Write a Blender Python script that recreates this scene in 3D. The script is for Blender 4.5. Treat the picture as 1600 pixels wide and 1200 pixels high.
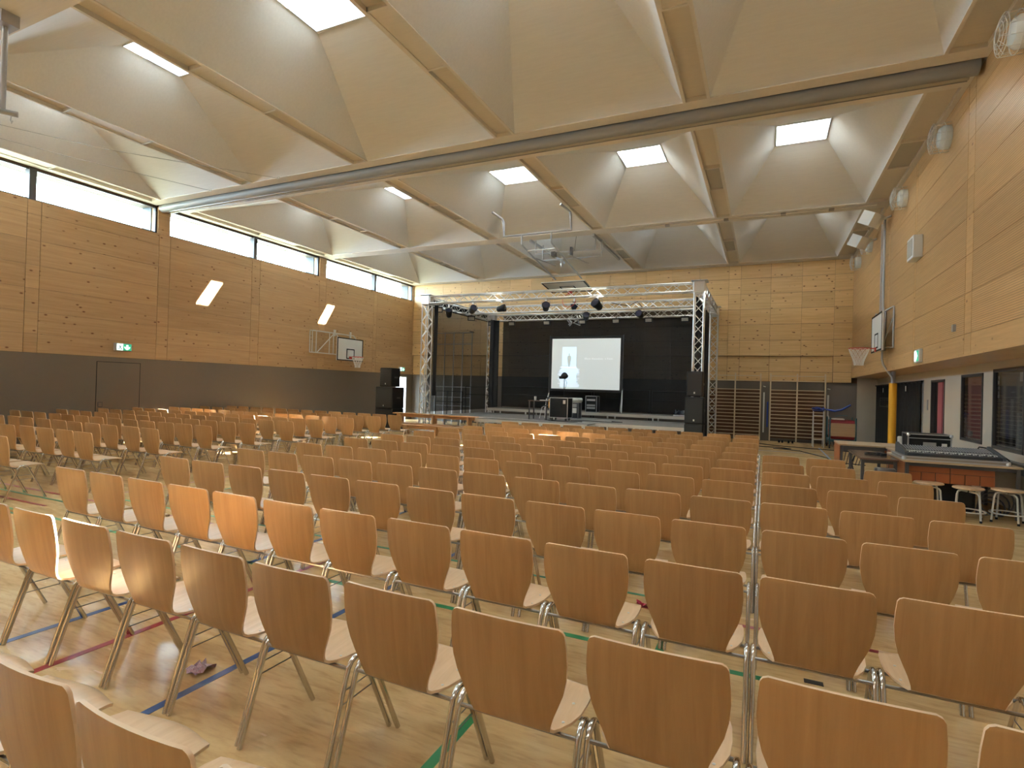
import bpy, math, random
from mathutils import Vector, Matrix

# ------------------------------------------------------------------ clear
for o in list(bpy.data.objects):
    bpy.data.objects.remove(o)
S = bpy.context.scene
COL = S.collection
PI = math.pi

# ------------------------------------------------------------------ camera
F, YAW, PIT, ROL, EYE = 853.6, -0.4325, 0.0069, 0.0288, 1.66
cy_, sy_ = math.cos(YAW), math.sin(YAW)
fw = Vector((sy_ * math.cos(PIT), cy_ * math.cos(PIT), math.sin(PIT)))
rt = Vector((cy_, -sy_, 0.0))
up = rt.cross(fw)
rt2 = rt * math.cos(ROL) + up * math.sin(ROL)
up2 = up * math.cos(ROL) - rt * math.sin(ROL)
cam_d = bpy.data.cameras.new('camera')
cam_d.sensor_fit = 'HORIZONTAL'
cam_d.sensor_width = 36.0
cam_d.lens = 36.0 * F / 1600.0
cam_d.clip_start = 0.05
cam_d.clip_end = 200
cam = bpy.data.objects.new('camera', cam_d)
COL.objects.link(cam)
cam.matrix_world = Matrix((
    (rt2.x, up2.x, -fw.x, 0), (rt2.y, up2.y, -fw.y, 0), (rt2.z, up2.z, -fw.z, EYE), (0, 0, 0, 1)))
S.camera = cam

# ------------------------------------------------------------------ world, sun, exposure
W = bpy.data.worlds.new('world')
S.world = W
W.use_nodes = True
bg = W.node_tree.nodes['Background']
bg.inputs[0].default_value = (0.67, 0.855, 1.0, 1)
bg.inputs[1].default_value = 26.0
SUN_STRENGTH = 260.0
EXPOSURE = 0.48
sun_d = bpy.data.lights.new('sun', 'SUN')
sun_d.energy = SUN_STRENGTH
sun_d.angle = 0.009
sun_d.color = (1.0, 0.93, 0.80)
sun = bpy.data.objects.new('sun', sun_d)
COL.objects.link(sun)
sun.rotation_euler = Vector((-1.86, -1.97, -3.19)).to_track_quat('-Z', 'Y').to_euler()
S.view_settings.view_transform = 'Standard'
S.view_settings.look = 'None'
S.view_settings.gamma = 1.0
S.view_settings.use_curve_mapping = False
S.view_settings.exposure = EXPOSURE

def portal(name, loc, size, rot):
    """tells the renderer where the sky is seen from inside; gives no light of its own"""
    d = bpy.data.lights.new(name, 'AREA')
    d.shape = 'RECTANGLE'
    d.size, d.size_y = size
    d.cycles.is_portal = True
    o = bpy.data.objects.new(name, d)
    COL.objects.link(o)
    o.location = loc
    o.rotation_euler = rot
    return o

# ------------------------------------------------------------------ room constants
XL, XR, XR2, YF, YB, ZC = -15.5, 2.72, 3.5, 22.05, -8.6, 6.46
BAY = 3.4984
COFX = [(-14.9 + BAY * j, -14.9 + BAY * (j + 1) - 0.43) for j in range(5)]
# coffer rows: (y0, y1, skylight y0, y1)
ROWS = [(-8.2, -2.75, -5.1, -4.08), (-2.2, 3.46, 0.68, 1.70), (3.97, 9.33, 5.75, 6.77),
        (10.40, 15.79, 13.03, 14.05), (16.30, 21.54, 17.95, 18.97)]

# ------------------------------------------------------------------ materials
def mat(name, col, rough=0.5, metal=0.0, emit=None, estr=0.0, alpha=None, trans=0.0, spec=None, ior=1.45):
    m = bpy.data.materials.new(name)
    m.use_nodes = True
    b = m.node_tree.nodes['Principled BSDF']
    b.inputs['Base Color'].default_value = (*col, 1)
    b.inputs['Roughness'].default_value = rough
    b.inputs['Metallic'].default_value = metal
    b.inputs['IOR'].default_value = ior
    if spec is not None:
        b.inputs['Specular IOR Level'].default_value = spec
    if emit:
        b.inputs['Emission Color'].default_value = (*emit, 1)
        b.inputs['Emission Strength'].default_value = estr
    if alpha is not None:
        b.inputs['Alpha'].default_value = alpha
    b.inputs['Transmission Weight'].default_value = trans
    return m

def N(m, t, **k):
    n = m.node_tree.nodes.new(t)
    for a, v in k.items():
        if a == 'op':
            n.operation = v
        elif a == 'dt':
            n.data_type = v
        else:
            n.inputs[a].default_value = v
    return n

def L(m, a, b):
    m.node_tree.links.new(a, b)

def ramp(m, fac, stops):
    r = m.node_tree.nodes.new('ShaderNodeValToRGB')
    e = r.color_ramp.elements
    e[0].position, e[0].color = stops[0][0], (*stops[0][1], 1)
    e[1].position, e[1].color = stops[-1][0], (*stops[-1][1], 1)
    for p, c in stops[1:-1]:
        x = e.new(p)
        x.color = (*c, 1)
    L(m, fac, r.inputs[0])
    return r.outputs[0]

def mul(m, a, b, fac=1.0):
    x = m.node_tree.nodes.new('ShaderNodeMix')
    x.data_type = 'RGBA'
    x.blend_type = 'MULTIPLY'
    x.inputs[0].default_value = fac
    L(m, a, x.inputs[6])
    L(m, b, x.inputs[7])
    return x.outputs[2]

def wood(name, c1, c2, scale=(0.8, 0.8, 22), rough=0.45, knots=True, ribs=0.0, world=True, vary=0.08, knotcol=(0.35, 0.2, 0.12)):
    m = mat(name, c1, rough)
    b = m.node_tree.nodes['Principled BSDF']
    if world:
        src = N(m, 'ShaderNodeNewGeometry').outputs['Position']
    else:
        src = N(m, 'ShaderNodeTexCoord').outputs['Object']
    info = N(m, 'ShaderNodeObjectInfo')
    off = N(m, 'ShaderNodeVectorMath', op='MULTIPLY_ADD')
    cmb = N(m, 'ShaderNodeCombineXYZ')
    for i in range(3):
        L(m, info.outputs['Random'], cmb.inputs[i])
    L(m, cmb.outputs[0], off.inputs[0])
    off.inputs[1].default_value = (17, 23, 31)
    L(m, src, off.inputs[2])
    mp = N(m, 'ShaderNodeMapping')
    mp.inputs['Scale'].default_value = scale
    L(m, off.outputs[0], mp.inputs[0])
    n1 = N(m, 'ShaderNodeTexNoise', Scale=1.0, Detail=5.0, Roughness=0.6, Distortion=0.6)
    L(m, mp.outputs[0], n1.inputs['Vector'])
    c = ramp(m, n1.outputs[0], [(0.3, c2), (0.68, c1)])
    rnd = N(m, 'ShaderNodeMapRange')
    L(m, info.outputs['Random'], rnd.inputs[0])
    rnd.inputs[3].default_value = 1 - vary
    rnd.inputs[4].default_value = 1 + vary
    mm = N(m, 'ShaderNodeVectorMath', op='SCALE')
    L(m, c, mm.inputs[0])
    L(m, rnd.outputs[0], mm.inputs[3])
    c = mm.outputs[0]
    if knots:
        v = N(m, 'ShaderNodeTexVoronoi', Scale=1.0)
        mp2 = N(m, 'ShaderNodeMapping')
        mp2.inputs['Scale'].default_value = (3.6, 3.6, 6.4)
        L(m, off.outputs[0], mp2.inputs[0])
        L(m, mp2.outputs[0], v.inputs['Vector'])
        k = ramp(m, v.outputs['Distance'], [(0.065, knotcol), (0.17, (1, 1, 1))])
        c = mul(m, c, k)
    if ribs:
        sx = N(m, 'ShaderNodeSeparateXYZ')
        L(m, src, sx.inputs[0])
        w = N(m, 'ShaderNodeMath', op='MULTIPLY')
        w.inputs[1].default_value = ribs
        L(m, sx.outputs[2], w.inputs[0])
        fr = N(m, 'ShaderNodeMath', op='FRACT')
        L(m, w.outputs[0], fr.inputs[0])
        rr = ramp(m, fr.outputs[0], [(0.10, (0.45, 0.45, 0.45)), (0.2, (1, 1, 1)), (0.9, (1, 1, 1)), (1.0, (0.45, 0.45, 0.45))])
        c = mul(m, c, rr)
        bp = N(m, 'ShaderNodeBump', Strength=0.5, Distance=0.01)
        L(m, rr, bp.inputs['Height'])
        L(m, bp.outputs[0], b.inputs['Normal'])
    L(m, c, b.inputs['Base Color'])
    return m

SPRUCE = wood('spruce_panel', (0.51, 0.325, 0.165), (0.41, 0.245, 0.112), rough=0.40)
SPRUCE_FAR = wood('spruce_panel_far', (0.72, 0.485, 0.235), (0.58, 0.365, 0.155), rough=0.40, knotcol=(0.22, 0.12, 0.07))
SPRUCE_RIB = wood('spruce_ribbed', (0.62, 0.375, 0.17), (0.50, 0.285, 0.115), rough=0.33, ribs=32.0, knots=False)
SPRUCE_PLAIN = wood('spruce_board', (0.61, 0.375, 0.17), (0.49, 0.285, 0.12), rough=0.35)
DARKGAP = mat('joint_dark', (0.10, 0.05, 0.022), 0.8)
GREYWALL = mat('grey_paint', (0.145, 0.115, 0.085), 0.38)
GREYWALL2 = mat('grey_paint_far', (0.12, 0.10, 0.085), 0.5)
GREIGE = mat('greige_paint', (0.62, 0.55, 0.46), 0.6)
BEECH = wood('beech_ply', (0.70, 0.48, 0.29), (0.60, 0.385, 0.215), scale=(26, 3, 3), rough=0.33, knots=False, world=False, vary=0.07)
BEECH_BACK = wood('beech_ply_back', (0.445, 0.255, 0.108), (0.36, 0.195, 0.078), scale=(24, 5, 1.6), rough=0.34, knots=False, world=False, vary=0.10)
PLYEDGE = mat('ply_edge', (0.72, 0.50, 0.31), 0.45)
BENCHWOOD = wood('bench_wood', (0.55, 0.32, 0.16), (0.42, 0.22, 0.10), scale=(1.2, 14, 14), rough=0.35, knots=False)
PALEWOOD = mat('pale_wood', (0.62, 0.50, 0.33), 0.4)
CHROME = mat('chrome', (0.62, 0.60, 0.57), 0.16, 1.0)
DARKCHROME = mat('dark_steel', (0.30, 0.27, 0.24), 0.3, 1.0)
ALU = mat('aluminium', (0.78, 0.78, 0.78), 0.35, 0.85)
BLACK = mat('black_plastic', (0.009, 0.009, 0.010), 0.6, spec=0.3)
BLACKCLOTH = mat('black_cloth', (0.012, 0.012, 0.014), 0.9)
DKFRAME = mat('dark_frame', (0.06, 0.055, 0.055), 0.4)
WHITE = mat('white_paint', (0.75, 0.74, 0.71), 0.4)
OFFWHITE = mat('offwhite', (0.62, 0.60, 0.55), 0.4)
GREYMETAL = mat('grey_metal', (0.40, 0.40, 0.42), 0.4, 0.3)
GALV = mat('galvanised', (0.50, 0.51, 0.53), 0.35, 0.8)
RED = mat('red_paint', (0.55, 0.05, 0.03), 0.4)
REDMAT = mat('red_mat', (0.22, 0.012, 0.02), 0.6)
YELLOW = mat('yellow_pad', (0.75, 0.38, 0.02), 0.5)
BLUE = mat('blue_paint', (0.02, 0.05, 0.28), 0.4)
TEAL = mat('teal_metal', (0.02, 0.10, 0.13), 0.4)
ORANGE = mat('orange_laminate', (0.27, 0.075, 0.022), 0.4)
TABLETOP = mat('beech_laminate', (0.50, 0.37, 0.24), 0.35)
BROWNTOP = mat('brown_laminate', (0.16, 0.10, 0.075), 0.22)
STAGEDECK = mat('stage_deck', (0.15, 0.133, 0.12), 0.6)
STAGEEDGE = mat('stage_edge', (0.62, 0.60, 0.56), 0.4, 0.3)
PINK = mat('pink_paint', (0.42, 0.12, 0.14), 0.6)
CONSOLE = mat('console_grey', (0.032, 0.034, 0.042), 0.45)
GLOW_ORANGE = mat('orange_bag', (0.80, 0.40, 0.06), 0.5, emit=(0.9, 0.5, 0.1), estr=0.15)  # bag colour with a weak glow added, though it is no lamp
NETW = mat('net_white', (0.75, 0.72, 0.66), 0.8)
DENIM = mat('denim_cloth', (0.07, 0.09, 0.12), 0.9)
GREEN = mat('exit_green', (0.02, 0.30, 0.16), 0.5, emit=(0.03, 0.32, 0.17), estr=0.8)
EXITW = mat('exit_white', (0.8, 1.0, 0.98), 0.5, emit=(0.8, 1.0, 0.97), estr=1.1)
PERF = mat('perforated_grey', (0.42, 0.39, 0.33), 0.6)

# ceiling: pale fabric-like board with a faint horizontal weave
def ceil_mat(name, col):
    m = mat(name, col, 0.75)
    b = m.node_tree.nodes['Principled BSDF']
    g = N(m, 'ShaderNodeNewGeometry')
    mp = N(m, 'ShaderNodeMapping')
    mp.inputs['Scale'].default_value = (3, 30, 30)
    L(m, g.outputs['Position'], mp.inputs[0])
    n = N(m, 'ShaderNodeTexNoise', Scale=1.0, Detail=4.0)
    L(m, mp.outputs[0], n.inputs['Vector'])
    c = ramp(m, n.outputs[0], [(0.3, tuple(x * 0.95 for x in col)), (0.7, col)])
    L(m, c, b.inputs['Base Color'])
    return m
CEIL = ceil_mat('ceiling_board', (0.79, 0.785, 0.785))
BEAM = ceil_mat('beam_board', (0.74, 0.68, 0.60))
BEAM2 = ceil_mat('trough_board', (0.68, 0.60, 0.49))
ROLLER = mat('roller_curtain', (0.25, 0.245, 0.23), 0.5)

# glass that lets sky and lamp light straight through, with a reflection on top
def glass_mat(name, tint, refl=0.08):
    m = bpy.data.materials.new(name)
    m.use_nodes = True
    nt = m.node_tree
    nt.nodes.clear()
    out = nt.nodes.new('ShaderNodeOutputMaterial')
    t = nt.nodes.new('ShaderNodeBsdfTransparent')
    t.inputs[0].default_value = (*tint, 1)
    g = nt.nodes.new('ShaderNodeBsdfGlossy')
    g.inputs['Roughness'].default_value = 0.03
    lw0 = nt.nodes.new('ShaderNodeLayerWeight')
    lw0.inputs[0].default_value = 0.5
    pw = nt.nodes.new('ShaderNodeMath')
    pw.operation = 'POWER'
    pw.inputs[1].default_value = 4.0
    nt.links.new(lw0.outputs['Facing'], pw.inputs[0])
    lw = nt.nodes.new('ShaderNodeMath')
    lw.operation = 'MULTIPLY_ADD'
    lw.inputs[1].default_value = 0.7
    lw.inputs[2].default_value = refl * 0.5
    nt.links.new(pw.outputs[0], lw.inputs[0])
    mx = nt.nodes.new('ShaderNodeMixShader')
    nt.links.new(lw.outputs[0], mx.inputs[0])
    nt.links.new(t.outputs[0], mx.inputs[1])
    nt.links.new(g.outputs[0], mx.inputs[2])
    nt.links.new(mx.outputs[0], out.inputs[0])
    return m
GLASS = glass_mat('window_glass', (0.96, 0.98, 0.98))
GLASSD = glass_mat('office_glass', (0.75, 0.76, 0.76))

def scrim_mat(name, see):
    m = bpy.data.materials.new(name)
    m.use_nodes = True
    nt = m.node_tree
    nt.nodes.clear()
    out = nt.nodes.new('ShaderNodeOutputMaterial')
    t = nt.nodes.new('ShaderNodeBsdfTransparent')
    d = nt.nodes.new('ShaderNodeBsdfDiffuse')
    d.inputs[0].default_value = (0.030, 0.028, 0.028, 1)
    mx = nt.nodes.new('ShaderNodeMixShader')
    mx.inputs[0].default_value = 1 - see
    nt.links.new(t.outputs[0], mx.inputs[1])
    nt.links.new(d.outputs[0], mx.inputs[2])
    nt.links.new(mx.outputs[0], out.inputs[0])
    return m
SCRIM_BACK = scrim_mat('black_gauze_back', 0.10)
SCRIM_SIDE = scrim_mat('black_gauze_side', 0.19)

def floor_mat():
    m = mat('sports_floor', (0.56, 0.40, 0.22), 0.22)
    b = m.node_tree.nodes['Principled BSDF']
    g = N(m, 'ShaderNodeNewGeometry')
    mp = N(m, 'ShaderNodeMapping')
    mp.inputs['Scale'].default_value = (1.4, 6.0, 1)
    L(m, g.outputs['Position'], mp.inputs[0])
    n = N(m, 'ShaderNodeTexNoise', Scale=1.2, Detail=6.0, Roughness=0.62, Distortion=0.8)
    L(m, mp.outputs[0], n.inputs['Vector'])
    c = ramp(m, n.outputs[0], [(0.25, (0.50, 0.31, 0.13)), (0.5, (0.64, 0.425, 0.195)), (0.75, (0.73, 0.51, 0.255))])
    n2 = N(m, 'ShaderNodeTexNoise', Scale=14.0, Detail=3.0)
    mp2 = N(m, 'ShaderNodeMapping')
    mp2.inputs['Scale'].default_value = (0.5, 2.5, 1)
    L(m, g.outputs['Position'], mp2.inputs[0])
    L(m, mp2.outputs[0], n2.inputs['Vector'])
    k = ramp(m, n2.outputs[0], [(0.25, (0.80, 0.76, 0.70)), (0.5, (1, 1, 1))])
    c = mul(m, c, k)
    L(m, c, b.inputs['Base Color'])
    r = ramp(m, n.outputs[0], [(0.3, (0.16, 0.16, 0.16)), (0.7, (0.28, 0.28, 0.28))])
    L(m, r, b.inputs['Roughness'])
    return m
FLOOR = floor_mat()

# ------------------------------------------------------------------ mesh builder
class MB:
    def __init__(s):
        s.v, s.f, s.mi, s.cur = [], [], [], 0
    def add(s, vs, fs):
        o = len(s.v)
        s.v += [tuple(p) for p in vs]
        s.f += [tuple(i + o for i in f) for f in fs]
        s.mi += [s.cur] * len(fs)
        return s
    def box(s, x0, x1, y0, y1, z0, z1):
        vs = [(x0, y0, z0), (x1, y0, z0), (x1, y1, z0), (x0, y1, z0), (x0, y0, z1), (x1, y0, z1), (x1, y1, z1), (x0, y1, z1)]
        return s.add(vs, [(0, 3, 2, 1), (4, 5, 6, 7), (0, 1, 5, 4), (1, 2, 6, 5), (2, 3, 7, 6), (3, 0, 4, 7)])
    def bevbox(s, x0, x1, y0, y1, z0, z1, b=0.01):
        # box with chamfered vertical and top edges
        o = len(s.v)
        ring = lambda z, i: [(x0 + i + b, y0 + i, z), (x1 - i - b, y0 + i, z), (x1 - i, y0 + i + b, z), (x1 - i, y1 - i - b, z),
                             (x1 - i - b, y1 - i, z), (x0 + i + b, y1 - i, z), (x0 + i, y1 - i - b, z), (x0 + i, y0 + i + b, z)]
        vs = ring(z0 + b, 0) + ring(z1 - b, 0) + ring(z1, b * 0.7) + ring(z0, b * 0.7)
        fs = []
        for k in range(8):
            n = (k + 1) % 8
            fs += [(k, n, 8 + n, 8 + k), (8 + k, 8 + n, 16 + n, 16 + k), (24 + k, 24 + n, n, k)]
        fs += [tuple(range(16, 24)), tuple(range(31, 23, -1))]
        return s.add(vs, fs)
    def obox(s, c, sz, M=None):
        M = M or Matrix.Identity(3)
        c = Vector(c)
        hx, hy, hz = [a / 2 for a in sz]
        vs = [c + M @ Vector((x * hx, y * hy, z * hz)) for z in (-1, 1) for x, y in ((-1, -1), (1, -1), (1, 1), (-1, 1))]
        return s.add(vs, [(0, 3, 2, 1), (4, 5, 6, 7), (0, 1, 5, 4), (1, 2, 6, 5), (2, 3, 7, 6), (3, 0, 4, 7)])
    def path(s, pts, r, n=8, closed=False, caps=True):
        pts = [Vector(p) for p in pts]
        k = len(pts)
        rr = r if isinstance(r, (list, tuple)) else [r] * k
        rings = []
        prev = None
        for i in range(k):
            if closed:
                t = (pts[(i + 1) % k] - pts[i - 1]).normalized()
            else:
                a = pts[min(i + 1, k - 1)] - pts[i]
                b = pts[i] - pts[max(i - 1, 0)]
                t = (a.normalized() if a.length > 1e-9 else Vector()) + (b.normalized() if b.length > 1e-9 else Vector())
                if t.length < 1e-6:
                    t = a if a.length > 1e-9 else b
                t.normalize()
            if prev is None:
                ref = Vector((0, 0, 1)) if abs(t.z) < 0.9 else Vector((1, 0, 0))
                u = t.cross(ref).normalized()
            else:
                u = (prev - t * prev.dot(t)).normalized()
            prev = u
            w = t.cross(u)
            rings.append([pts[i] + (u * math.cos(2 * PI * j / n) + w * math.sin(2 * PI * j / n)) * rr[i] for j in range(n)])
        vs = [p for ring in rings for p in ring]
        fs = []
        for i in range(k if closed else k - 1):
            for j in range(n):
                a, b = i * n + j, i * n + (j + 1) % n
                c, d = ((i + 1) % k) * n + (j + 1) % n, ((i + 1) % k) * n + j
                fs.append((a, b, c, d))
        if caps and not closed:
            fs.append(tuple(range(n - 1, -1, -1)))
            fs.append(tuple((k - 1) * n + j for j in range(n)))
        return s.add(vs, fs)
    def tube(s, a, b, r, n=8):
        return s.path([a, b], r, n)
    def ring(s, c, R, r, axis='z', n=24, m=6):
        c = Vector(c)
        e = {'z': ((1, 0, 0), (0, 1, 0)), 'x': ((0, 1, 0), (0, 0, 1)), 'y': ((1, 0, 0), (0, 0, 1))}[axis]
        e0, e1 = Vector(e[0]), Vector(e[1])
        return s.path([c + e0 * R * math.cos(2 * PI * i / n) + e1 * R * math.sin(2 * PI * i / n) for i in range(n)], r, m, closed=True)
    def lathe(s, c, prof, n=24, axis='z'):
        c = Vector(c)
        vs = []
        for r, h in prof:
            for j in range(n):
                a = 2 * PI * j / n
                p = {'z': (r * math.cos(a), r * math.sin(a), h), 'y': (r * math.cos(a), h, r * math.sin(a)), 'x': (h, r * math.cos(a), r * math.sin(a))}[axis]
                vs.append(c + Vector(p))
        fs = []
        for i in range(len(prof) - 1):
            for j in range(n):
                fs.append((i * n + j, i * n + (j + 1) % n, (i + 1) * n + (j + 1) % n, (i + 1) * n + j))
        fs.append(tuple(range(n - 1, -1, -1)))
        fs.append(tuple((len(prof) - 1) * n + j for j in range(n)))
        return s.add(vs, fs)
    def quad(s, a, b, c, d):
        return s.add([a, b, c, d], [(0, 1, 2, 3)])
    def slab(s, pts, n, t):
        # polygon pts extruded by vector n*t
        n = Vector(n).normalized() * t
        k = len(pts)
        vs = [Vector(p) for p in pts] + [Vector(p) + n for p in pts]
        fs = [tuple(range(k)), tuple(range(2 * k - 1, k - 1, -1))] + [(i, (i + 1) % k, k + (i + 1) % k, k + i) for i in range(k)]
        return s.add(vs, fs)
    def mesh(s, name, mats, smooth=True, org=(0, 0, 0)):
        me = bpy.data.meshes.new(name)
        ox, oy, oz = org
        me.from_pydata([(x - ox, y - oy, z - oz) for x, y, z in s.v], [], s.f)
        for m in (mats if isinstance(mats, (list, tuple)) else [mats]):
            me.materials.append(m)
        if any(s.mi):
            me.polygons.foreach_set('material_index', s.mi)
        import bmesh
        bm = bmesh.new()
        bm.from_mesh(me)
        bmesh.ops.recalc_face_normals(bm, faces=bm.faces)
        bm.to_mesh(me)
        bm.free()
        if smooth:
            me.shade_smooth()
            me.set_sharp_from_angle(angle=0.7)
        me.update()
        return me
    def build(s, name, mats, parent=None, smooth=True):
        org = (0, 0, 0)
        if parent is not None:
            org = tuple(world_loc(parent))
        me = s.mesh(name, mats, smooth, org)
        o = bpy.data.objects.new(name, me)
        COL.objects.link(o)
        o.parent = parent
        return o

def world_loc(o):
    v = Vector((0, 0, 0))
    while o is not None:
        v = v + o.location
        o = o.parent
    return v

def tag(o, label=None, cat=None, group=None, kind=None):
    if label:
        o['label'] = label
    if cat:
        o['category'] = cat
    if group:
        o['group'] = group
    if kind:
        o['kind'] = kind
    return o

def thing(name, label, cat, loc=(0, 0, 0), group=None, kind=None):
    o = bpy.data.objects.new(name, None)
    o.empty_display_size = 0.1
    o.location = loc
    COL.objects.link(o)
    return tag(o, label, cat, group, kind)

def struct(name, mb, m, label, cat='wall', smooth=False):
    return tag(mb.build(name, m, None, smooth), label, cat, None, 'structure')

UNIT = MB().box(-0.5, 0.5, -0.5, 0.5, -0.5, 0.5)
_unit = {}
def piece(name, m, parent, x0, x1, y0, y1, z0, z1):
    """one box piece (panel, board ...) sharing a unit-cube mesh"""
    if m.name not in _unit:
        _unit[m.name] = UNIT.mesh('piece_' + m.name, m, False)
    o = bpy.data.objects.new(name, _unit[m.name])
    COL.objects.link(o)
    o.parent = parent
    w = world_loc(parent) if parent is not None else Vector()
    o.location = (Vector(((x0 + x1) / 2, (y0 + y1) / 2, (z0 + z1) / 2)) - w)
    o.scale = (x1 - x0, y1 - y0, z1 - z0)
    return o

def copy_tree(o, parent=None):
    c = o.copy()
    COL.objects.link(c)
    c.parent = parent
    for ch in o.children:
        copy_tree(ch, c)
    return c

random.seed(4)

# ================================================================== FLOOR
fl = struct('floor', MB().box(XL - 0.3, XR2 + 0.3, YB - 0.3, YF + 0.3, -0.2, 0.0), FLOOR,
            'pale beech-coloured glossy sports floor with coloured court lines', 'floor')
LB = mat('line_blue', (0.018, 0.055, 0.16), 0.3)
LR = mat('line_red', (0.30, 0.022, 0.03), 0.3)
LG = mat('line_green', (0.02, 0.20, 0.07), 0.3)
LK = mat('line_black', (0.02, 0.02, 0.02), 0.3)
def court(m, x0, x1, y0, y1):
    return MB().box(x0, x1, y0, y1, 0.0, 0.0015).build('court_line', m, fl, False)
court(LB, -4.245, -4.195, -6, 20.5)
court(LB, -2.765, -2.715, -6, 5.4)
court(LB, -2.765, 1.9, 18.0, 18.05)
court(LB, 1.62, 1.67, 13.7, 20.2)
court(LR, -3.69, -3.64, -6, 3.9)
court(LR, -13.5, 2.5, 4.26, 4.305)
court(LG, -1.315, -1.265, -6, 3.55)
court(LG, -8.5, 0.4, 3.52, 3.57)
court(LG, -8.5, -0.7, 4.50, 4.54)
court(LG, -0.60, -0.545, 3.6, 4.0)
court(LR, -10.5, -8.2, 3.80, 3.84)
court(LG, -12.5, -7.2, 3.42, 3.46)
court(LG, -13.0, -7.2, 4.04, 4.08)
court(LR, -8.3, -8.26, 4.6, 16)
court(LG, -7.4, -7.36, 4.6, 16)
court(LK, 0.25, 0.35, 3.62, 3.67)
court(LK, 0.10, 0.16, 15.2, 15.45)

# ================================================================== LEFT WALL
GROUND = MB().box(-45, XL - 0.02, -30, 45, -0.25, -0.15)
WZ0, WZ1 = 5.70, 6.43
wl = MB()
D0, D1 = 20.72, 21.60          # open door near the far corner
wl.box(XL - 0.30, XL - 0.02, YB - 0.3, D0, 0, WZ0)
wl.box(XL - 0.30, XL - 0.02, D1, YF + 0.3, 0, WZ0)
wl.box(XL - 0.30, XL - 0.02, D0, D1, 2.06, WZ0)
wl.box(XL - 0.30, XL - 0.02, YB - 0.3, YF + 0.3, WZ1, 7.6)
wall_left = struct('wall_left', wl, DARKGAP, 'long left wall of spruce panels above a brown-grey painted band under high windows')
# lower painted band
pb = MB()
pb.box(XL - 0.02, XL - 0.004, YB, D0, 0, 2.155).box(XL - 0.02, XL - 0.004, D1, YF, 0, 2.155).box(XL - 0.02, XL - 0.004, D0, D1, 2.06, 2.155)
pb.build('painted_band', GREYWALL, wall_left, False)
# window groups: piers and mullions
PIERS = [(-8.6, -8.3), (-2.70, -2.36), (3.48, 3.83), (9.65, 10.00), (15.78, 16.14), (21.89, 22.05)]
MULL = [(-5.6, -5.46), (0.50, 0.64), (6.70, 6.84), (12.82, 12.95), (19.02, 19.15)]
for a, b in PIERS:
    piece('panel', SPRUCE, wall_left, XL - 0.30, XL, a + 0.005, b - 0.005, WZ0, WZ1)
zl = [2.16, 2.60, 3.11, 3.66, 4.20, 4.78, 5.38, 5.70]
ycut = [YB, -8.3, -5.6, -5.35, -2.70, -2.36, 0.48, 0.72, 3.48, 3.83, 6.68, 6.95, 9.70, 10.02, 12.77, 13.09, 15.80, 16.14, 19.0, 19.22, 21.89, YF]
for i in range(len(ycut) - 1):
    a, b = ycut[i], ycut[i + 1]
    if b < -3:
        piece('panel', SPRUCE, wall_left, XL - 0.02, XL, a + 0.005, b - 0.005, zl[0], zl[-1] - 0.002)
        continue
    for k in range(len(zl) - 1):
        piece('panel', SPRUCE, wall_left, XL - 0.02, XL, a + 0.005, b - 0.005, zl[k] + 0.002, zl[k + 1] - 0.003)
# thin plaster strip over the windows
# windows
wn = 1
for gi in range(5):
    y0, y1 = PIERS[gi][1], PIERS[gi + 1][0]
    m0, m1 = MULL[gi]
    w = MB()
    fx0, fx1 = XL - 0.14, XL - 0.05
    w.box(fx0, fx1, y0, y1, WZ0, WZ0 + 0.035).box(fx0, fx1, y0, y1, WZ1 - 0.035, WZ1)
    w.box(fx0, fx1, y0, y0 + 0.02, WZ0, WZ1).box(fx0, fx1, y1 - 0.05, y1, WZ0, WZ1)
    w.box(fx0 - 0.05, XL - 0.01, m0, m1, WZ0, WZ1)
    wo = struct('window_%d' % wn, w, DKFRAME, 'high strip window %s on the left wall' %
                ['behind the viewpoint', 'nearest the viewpoint', 'before the rolled divider', 'just past the rolled divider', 'nearest the far corner'][gi], 'window')
    wn += 1
    for a, b in ((y0 + 0.02, m0), (m1, y1 - 0.05)):
        MB().box(XL - 0.10, XL - 0.094, a, b, WZ0 + 0.035, WZ1 - 0.035).build('pane', GLASS, wo, False)
    portal('window_portal', (XL - 0.03, (y0 + y1) / 2, (WZ0 + WZ1) / 2), (WZ1 - WZ0, y1 - y0), (0, -PI / 2, 0))
    # outside: soffit over the window and the side fin
    MB().box(XL - 0.72, XL - 0.3, y0 - 0.15, y1 + 0.15, WZ1 + 0.03, WZ1 + 0.10).build('soffit', mat('soffit%d' % gi, (0.10, 0.085, 0.075), 0.7), wo, False)
    MB().box(XL - 0.70, XL - 0.3, y1 - 0.02, y1 + 0.10, WZ0 - 0.1, WZ1 + 0.03).build('outer_fin', mat('fin%d' % gi, (0.045, 0.06, 0.075), 0.5), wo, False)
struct('light_shield', MB().box(XR2 + 1.6, XR2 + 1.7, YB - .3, YF + .6, -.2, 2.9).box(XR2 + .3, XR2 + 1.7, YB - .3, YF + .6, 2.8, 2.9)
       .box(XR2 + .25, XR2 + 1.7, YF + .3, YF + .4, -.2, 2.9).box(XR2 + .25, XR2 + 1.7, YB - .4, YB - .3, -.2, 2.9).box(XR2 + .25, XR2 + 1.7, YB - .4, YF + .4, -.2, 0), GREIGE, 'added unseen shell behind the right recess keeping sky light out')  # unseen closed shell, added to stop sky light leaking through the openings
tag(GROUND.build('ground', mat('paving', (0.10, 0.11, 0.08), 0.9)), 'pale ground outside the open door', 'ground', None, 'structure')
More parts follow.
